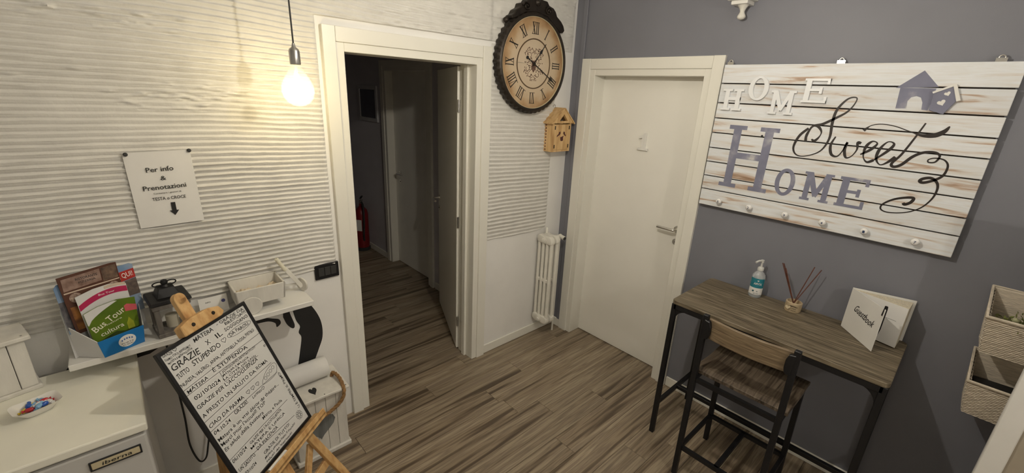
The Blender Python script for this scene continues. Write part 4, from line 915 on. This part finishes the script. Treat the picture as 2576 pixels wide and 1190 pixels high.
for y in (LG[0][1], LG[2][1]):
    MB().box(LG[0][0], LG[1][0], y-lw/2, y+lw/2, TZ-.052, TZ-.022).build('apron_rail', M_blk, tb, bevel=.001)
    MB().box(LG[0][0], LG[1][0], y-.01, y+.01, .205, .228).build('side_stretcher', M_blk, tb, bevel=.001)
MB().box(-.262, -.238, LG[2][1], LG[0][1], .204, .229).build('foot_bar', M_blk, tb, bevel=.001)
for y, s_ in ((LG[0][1], -1), (LG[2][1], 1)):
    P = [(0, 0)] + [(.06-.06*math.sin(k/6*PI/2), .06-.06*math.cos(k/6*PI/2)) for k in range(7)]
    g = [(0, 0), (.065, 0)] + [(.065-.065*math.sin(k/6*PI/2), -.065+.065*math.cos(k/6*PI/2)) for k in range(1, 7)]
    g = [(0, 0), (.07, 0)] + [(.07 - .07*math.sin(k*PI/12), -.07*(1-math.cos(k*PI/12))) for k in range(1, 7)]
    MB().prism([(a + lw/2, b) for a, b in g], ((LG[0][0]-.004, y, TZ-.050), (0, s_, 0), (0, 0, 1)), -.004, .004).build('gusset', M_blk, tb)

# ---------------------------------------------------------------- bar chair
ch = thing('bar_chair', 'dark oak bar chair with black metal legs at the desk', 'chair', (-.47, -1.745, 0))
yl, yr, xb, xf, pw = -1.545, -1.937, -.668, -.297, .025
for y in (yl, yr):
    MB().beam((xb-.012, y-.008 if y == yl else y-.008, 0), (xb, y, .975), pw, pw, (1, 0, 0)).build('rear_post', M_blk, ch, bevel=.002)
    MB().beam((xf+.006, y-.010, 0), (xf, y, .622), pw, pw, (1, 0, 0)).build('front_leg', M_blk, ch, bevel=.002)
    MB().box(xb, xf, y-.011, y+.011, .598, .622).build('seat_rail', M_blk, ch)
    MB().box(xb+.005, xf, y-.017, y+.001, .165, .187).build('side_stretcher', M_blk, ch)
    s_ = -1 if y == yl else 1
    MB().prism([(0, 0), (.028, .006), (.034, .03), (.034, .07), (.026, .098), (0, .104)], ((xb, y, .850), (0, s_, 0), (0, 0, 1)), -.016, .016).build('back_bracket', M_blk, ch, bevel=.003)
MB().box(xb-.010, xb+.010, yr, yl, .165, .187).build('rear_stretcher', M_blk, ch); MB().box(xb, xf, -1.752, -1.73, .165, .187).build('centre_stretcher', M_blk, ch)
MB().box(xf-.010, xf+.010, yr, yl, .60, .622).build('seat_crossbar', M_blk, ch); MB().box(xb-.010, xb+.010, yr, yl, .60, .622).build('seat_crossbar', M_blk, ch); MB().box(xf-.010, xf+.010, yr, yl, .165, .187).build('front_stretcher', M_blk, ch)
st = [];
for k in range(21):
    a = k/20; st.append((-1.530 - .422*a, .0))
mb = MB(); nb = 14
vs = []; fs = []
for i in range(nb+1):
    t = i/nb; y = yl - .012 - (yl-yr-.024)*t; bow = -.022*math.sin(PI*t)
    for x, z in ((-.008, .852), (.008, .852), (.008, .958), (-.008, .958)): vs.append((xb + .014 + bow + x, y, z))
for i in range(nb):
    for k in range(4): fs.append((i*4+k, i*4+(k+1) % 4, (i+1)*4+(k+1) % 4, (i+1)*4+k))
fs += [(3, 2, 1, 0), tuple(nb*4+k for k in range(4))]
mb.add(vs, fs).build('backrest', M_backw, ch, bevel=.003)
mb = MB(); nx_, zt = 12, .652
vs = []; fs = []
for i in range(nx_+1):
    t = i/nx_; x = -.272 - .352*t; z = zt + (-.012*math.sin(PI*min(1, t*1.1))) - (.010*((t-.88)/.12)**2 if t > .88 else 0) - (.008*((.12-t)/.12)**2 if t < .12 else 0)
    for y, dz in ((yl+.025, 0), (yr-.022, 0), (yr-.022, -.020), (yl+.025, -.020)): vs.append((x, y, z+dz))
for i in range(nx_):
    for k in range(4): fs.append((i*4+k, i*4+(k+1) % 4, (i+1)*4+(k+1) % 4, (i+1)*4+k))
fs += [(0, 1, 2, 3)[::-1], tuple(nx_*4+k for k in range(4))]
mb.add(vs, fs).build('seat', M_seat, ch, bevel=.002)

# ---------------------------------------------------------------- things on the desk
sb = thing('sanitizer_bottle', 'clear pump bottle with teal label on the desk', 'bottle', (-.07, -1.565, TZ))
bX, bY = -.072, -1.565
body = [(.0, .001), (.030, .001), (.034, .006), (.0345, .02), (.0345, .118), (.031, .136), (.020, .150), (.0135, .157), (.0135, .168)]
MB().lathe(body, (bX, bY, TZ), 28).build('bottle', clear('clear_plastic', (.93, .96, .97), .30, .12), sb, smooth=50)
MB().lathe([(0, .004), (.031, .004), (.032, .112), (0, .112)], (bX, bY, TZ), 24).build('gel', clear('gel', (.85, .93, .94), .12), sb, smooth=50)
def label(n, z0, z1, m, a0=2.2, a1=4.6, r=.0352):
    mb = MB(); k = 14; vs = []; fs = []
    for i in range(k+1):
        t = a0+(a1-a0)*i/k
        for z in (z0, z1): vs.append((bX+r*math.cos(t), bY+r*math.sin(t), TZ+z))
    for i in range(k): fs.append((2*i, 2*i+2, 2*i+3, 2*i+1))
    return mb.add(vs, fs).build(n, m, sb, smooth=60)
label('white_label', .022, .062, M_paper); label('teal_label', .062, .118, mat('teal_print', (.02, .20, .26), .35, var=.1))
lbn = V((math.cos(3.5), math.sin(3.5), 0)); lbu = V((-lbn.y, lbn.x, 0))
LF = (V((bX, bY, TZ)) + lbn*.0356, lbu, V((0, 0, 1)))
tx = MB(); write(tx, 'AMVIX', LF, -.020, .082, width=.040, cap=.013, d=.0006); tx.prism(heart((.0, .106), .005, 12), LF, .0004, .0008); tx.build('brand_print', M_paper, sb)
tx = MB(); tx.prism(circ((-.016, .045), .005, 12), LF, .0004, .0008); write(tx, '*', LF, .0, .036, width=.008, cap=.01, d=.0006); write(tx, 'gel mani', LF, -.012, .028, width=.026, cap=.005, d=.0006); tx.build('small_print', mat('print_petrol', (.02, .09, .12), .5), sb)
M_pump = mat('frosted_pump', (.62, .62, .60), .3, var=.02)
MB().lathe([(.016, .160), (.016, .176), (.012, .18), (.0055, .182), (.0055, .205), (.0085, .207), (.0085, .222), (0, .224)], (bX, bY, TZ), 18).tube(smoothpts([(bX, bY, TZ+.216), (bX-.02, bY+.01, TZ+.218), (bX-.04, bY+.02, TZ+.210)], 3), .006, 8).build('pump', M_pump, sb, smooth=50)
MB().cyl((bX, bY, TZ+.01), (bX, bY, TZ+.165), .002, 6).build('dip_tube', M_pump, sb)
rd = thing('reed_diffuser', 'small bark wrapped jar with brown scent reeds', 'diffuser', (-.095, -1.765, TZ))
rX, rY = -.095, -1.766
MB().lathe([(.036, .001), (.038, .006), (.0385, .052), (.035, .055), (.032, .055), (.032, .035), (0, .035)], (rX, rY, TZ), 26).build('jar', mat('birch_wrap', (.48, .38, .25), .6, var=.15, vs=20), rd, smooth=40)
jn = V((-.83, -.15, 0)).normalized(); ju = V((-jn.y, jn.x, 0)); JF = (V((rX, rY, TZ)) + jn*.039, ju, V((0, 0, 1)))
tx = MB(); write(tx, 'NATURA', JF, -.012, .036, width=.034, cap=.006, d=.001, ang=-.05); write(tx, 'casa', JF, -.004, .024, width=.02, cap=.005, d=.001); write(tx, 'aroma', JF, -.006, .013, width=.022, cap=.005, d=.001); tx.build('jar_print', M_br, rd)
tg = MB().prism(heart((-.022, .030), .013), JF, .002, .005).build('heart_tag', mat('tag_wood', (.62, .52, .36), .6), rd); MB().tube([JF[0] + JF[1]*a + V((0, 0, b)) + jn*.004 for a, b in ((-.022, .036), (-.012, .042), (.0, .041), (.012, .04))], .001, 5).build('string', M_br, rd)
M_reed = mat('brown_reed', (.11, .035, .02), .6, var=.3, vs=40)
for tip in ((-.100, -1.668, 1.150), (-.088, -1.672, 1.146), (-.105, -1.690, 1.128), (-.070, -1.806, 1.165), (-.060, -1.836, 1.156)):
    MB().cyl((rX + random.uniform(-.006, .006), rY + random.uniform(-.006, .006), TZ+.03), tip, .0024, 7).build('reed', M_reed, rd)
gb = thing('guest_book', 'white guestbook standing open on the desk', 'book', (-.10, -2.06, TZ))
hS, zb = .212, TZ + .002
sp = V((-.083, -1.982, zb)); cvd = (V((-.262, -2.132, zb)) - sp); bkd = V((.045, -.232, 0)).normalized()
cu_ = cvd.normalized(); cn = cu_.cross(V((0, 0, 1)))
M_cov = mat('linen_cover', (.74, .73, .70), .6, var=.02)
CF = (sp, cu_, V((0, 0, 1)))
MB().prism(rect(0, 0, cvd.length, hS), CF, -.0025, .0).build('front_cover', M_cov, gb, bevel=.0008)
tx = MB(); write(tx, 'Guestbook', CF, .048, .114, width=.145, cap=.036, ang=-.10, d=.0006, slant=.35, jit=.002); tx.build('title', M_ink, gb)
M_edge = mat('page_edges', (.66, .60, .47), .8, vs=1, stretch=(260, 260, 2), var=.22)
pS, pA, pB = (-.080, -1.988), (-.139, -2.200), (-.030, -2.204)
MB().prism([pS, pA, pB], FT(0, 0, zb + .003), 0, hS - .010).build('page_block', M_edge, gb)
PF = (V((pS[0], pS[1], zb)), V((pA[0]-pS[0], pA[1]-pS[1], 0)).normalized(), V((0, 0, 1)))
MB().prism(rect(.001, .004, .2195, hS-.008), PF, 0, .0008).build('top_page', M_paper, gb)
MB().prism(rect(.150, .128, .192, .1292), PF, .0008, .0012).build('page_rule', M_ink, gb)
MB().prism([(-.081, -1.983), (-.017, -2.214), (-.014, -2.213), (-.077, -1.981)], FT(0, 0, zb), 0, hS).build('rear_cover', M_cov, gb, bevel=.0008)
pn_ = thing('pen', 'black ballpoint pen clipped to the guestbook cover', 'pen', sp + cu_*.215 + V((0, 0, .08)))
p0 = sp + cu_*.226 - cn*.007 + V((0, 0, .225)); p1 = sp + cu_*.226 - cn*.007 + V((0, 0, .085))
MB().tube([p0, p0+(p1-p0)*.1, p0+(p1-p0)*.8, p1], [.004, .0052, .005, .0012], 10).build('barrel', M_blk, pn_, smooth=50)
MB().beam(p0 + cn*.0055 - cu_*.001, p0 + cn*.010 + (p1-p0)*.32, .005, .002, tuple(cn)).beam(p0 - cn*.0, p0 + cn*.008, .005, .004).build('clip', M_blk, pn_)

# ---------------------------------------------------------------- woven baskets
M_wick = mat('woven_seagrass', (.68, .60, .49), .85, vs=1, stretch=(20, 20, 160), var=.18, bump=.6, bs=1, bstretch=(60, 60, 260))
def basket(loc, label, lo):
    y0, z0_, z1_ = lo
    t = thing('woven_basket', label, 'basket', loc, 'baskets on the grey wall')
    # wall (front/back/left/right), tapered, sloping rim: back high, front low
    W_, dp = .24, .20; th = .008
    bl, br_, fl_, fr_ = (-.012, y0), (-.012, y0-W_), (-.012-dp, y0-.004), (-.012-dp, y0-W_+.004)
    rim = [(*bl, z1_), (*br_, z1_), (*fr_, z1_-.075), (*fl_, z1_-.075)]
    bot = [(-.012, y0-.022, z0_+.005), (-.012, y0-W_+.022, z0_+.005), (-.012-dp*.82, y0-W_+.026, z0_), (-.012-dp*.82, y0-.026, z0_)]
    nm = ('rear_panel', 'right_panel', 'front_panel', 'left_panel')
    cen = V((-.012-dp/2, y0-W_/2, 0))
    for k in range(4):
        A, B = V(bot[k]), V(bot[(k+1) % 4]); Cc, Dd = V(rim[(k+1) % 4]), V(rim[k]); vs = []; fs = []; nu_, nv_ = 20, 40
        nn = (B-A).cross(Dd-A).normalized()
        if nn.dot(((A+Cc)/2) - V((cen.x, cen.y, ((A+Cc)/2).z))) < 0: nn = -nn
        for j in range(nv_+1):
            for i in range(nu_+1):
                a, b = i/nu_, j/nv_; p = A.lerp(B, a).lerp(Dd.lerp(Cc, a), b)
                bul = .0016*math.cos(j*PI) + .0013*math.cos(i*PI + (j//2)*PI) + .003*math.sin(PI*a)*math.sin(PI*b); vs.append(p + nn*bul)
        kk = len(vs); vs += [p - nn*th for p in vs]
        for j in range(nv_):
            for i in range(nu_):
                q = j*(nu_+1)+i; fs += [(q, q+1, q+nu_+2, q+nu_+1), (kk+q, kk+q+nu_+1, kk+q+nu_+2, kk+q+1)]
        MB().add(vs, fs).build(nm[k], M_wick, t, smooth=70)
    MB().add(bot, [(0, 1, 2, 3)]).build('bottom', M_wick, t)
    MB().tube(smoothpts([rim[0], rim[1], rim[2], rim[3]], 1, True), .0075, 8, closed=True).build('rim', M_wick, t, smooth=70)
    return t
basket((-.12, -2.53, 1.04), 'upper woven basket with green moss on the grey wall', (-2.416, 1.035, 1.272))
basket((-.12, -2.55, .75), 'lower woven basket with black contents on the grey wall', (-2.440, .752, .985))
ms = thing('moss_bunch', 'green dried moss bunch inside the upper basket', 'moss', (-.12, -2.53, 1.15)); r_ = random.Random(3)
mb = MB()
for i in range(420):
    c = V((-.115 + r_.gauss(0, .032), -2.545 + r_.gauss(0, .040), 1.150 + abs(r_.gauss(0, .020)))); d = V((r_.gauss(0, 1), r_.gauss(0, 1), r_.gauss(.6, .6))).normalized(); s_ = d.orthogonal().normalized()
    L_ = r_.uniform(.012, .026); mb.add([c, c + d*L_*.5 + s_*.0035, c + d*L_, c + d*L_*.5 - s_*.0035], [(0, 1, 2, 3)])
o = mb.build('moss_leaves', mat('moss_green', (.16, .18, .045), .8, var=.5, vs=40), ms); o['kind'] = 'stuff'
for y in (-2.50, -2.58):
    MB().lathe([(0, -.012), (.010, -.006), (.012, 0), (.010, .006), (0, .012)], (-.14, y, 1.19), 10).build('dried_bud', mat('pale_bud', (.42, .42, .25), .7), ms, smooth=60)
MB().lathe([(.05, 0), (.056, .02), (.04, .05), (0, .06)], (-.115, -2.54, 1.095), 16).build('moss_core', MATS['moss_green'], ms, smooth=60)
for i in range(5):
    z = .842 + i*.0065; o = MB(frame_mx((-.118, -2.555, z), .02*i)).box(-.078, .078, -.085, .085, 0, .005).build('black_folder', M_ink, bevel=.001)
    tag(o, ['lowest', 'second lowest', 'middle', 'second highest', 'topmost'][i] + ' black menu folder stacked in the lower basket', 'folder', 'black folders in the basket')
bl_ = MB().box(-.165, -.045, -2.63, -2.49, .772, .841).build('folded_cloth', mat('dark_cloth', (.05, .05, .05), .9), bevel=.01, seg=2); tag(bl_, 'dark folded cloth under the folders in the lower basket', 'cloth')

# ---------------------------------------------------------------- white upright panel near the camera
up = thing('screen_panel', 'white framed upright panel in the lower right corner', 'panel', (-.41, -2.85, 0))
MB().box(-.425, -.400, -2.600, -2.538, 0, 1.7).build('stile', M_white, up, bevel=.003); MB().box(-.425, -.400, -3.26, -3.198, 0, 1.7).build('stile', M_white, up, bevel=.003)
MB().box(-.424, -.401, -3.198, -2.600, 1.63, 1.70).build('rail', M_white, up, bevel=.003); MB().box(-.424, -.401, -3.198, -2.600, 0.0, .09).build('rail', M_white, up, bevel=.003)
MB().box(-.416, -.406, -3.199, -2.599, .089, 1.631).build('infill', mat('beige_infill', (.38, .33, .26), .7), up)
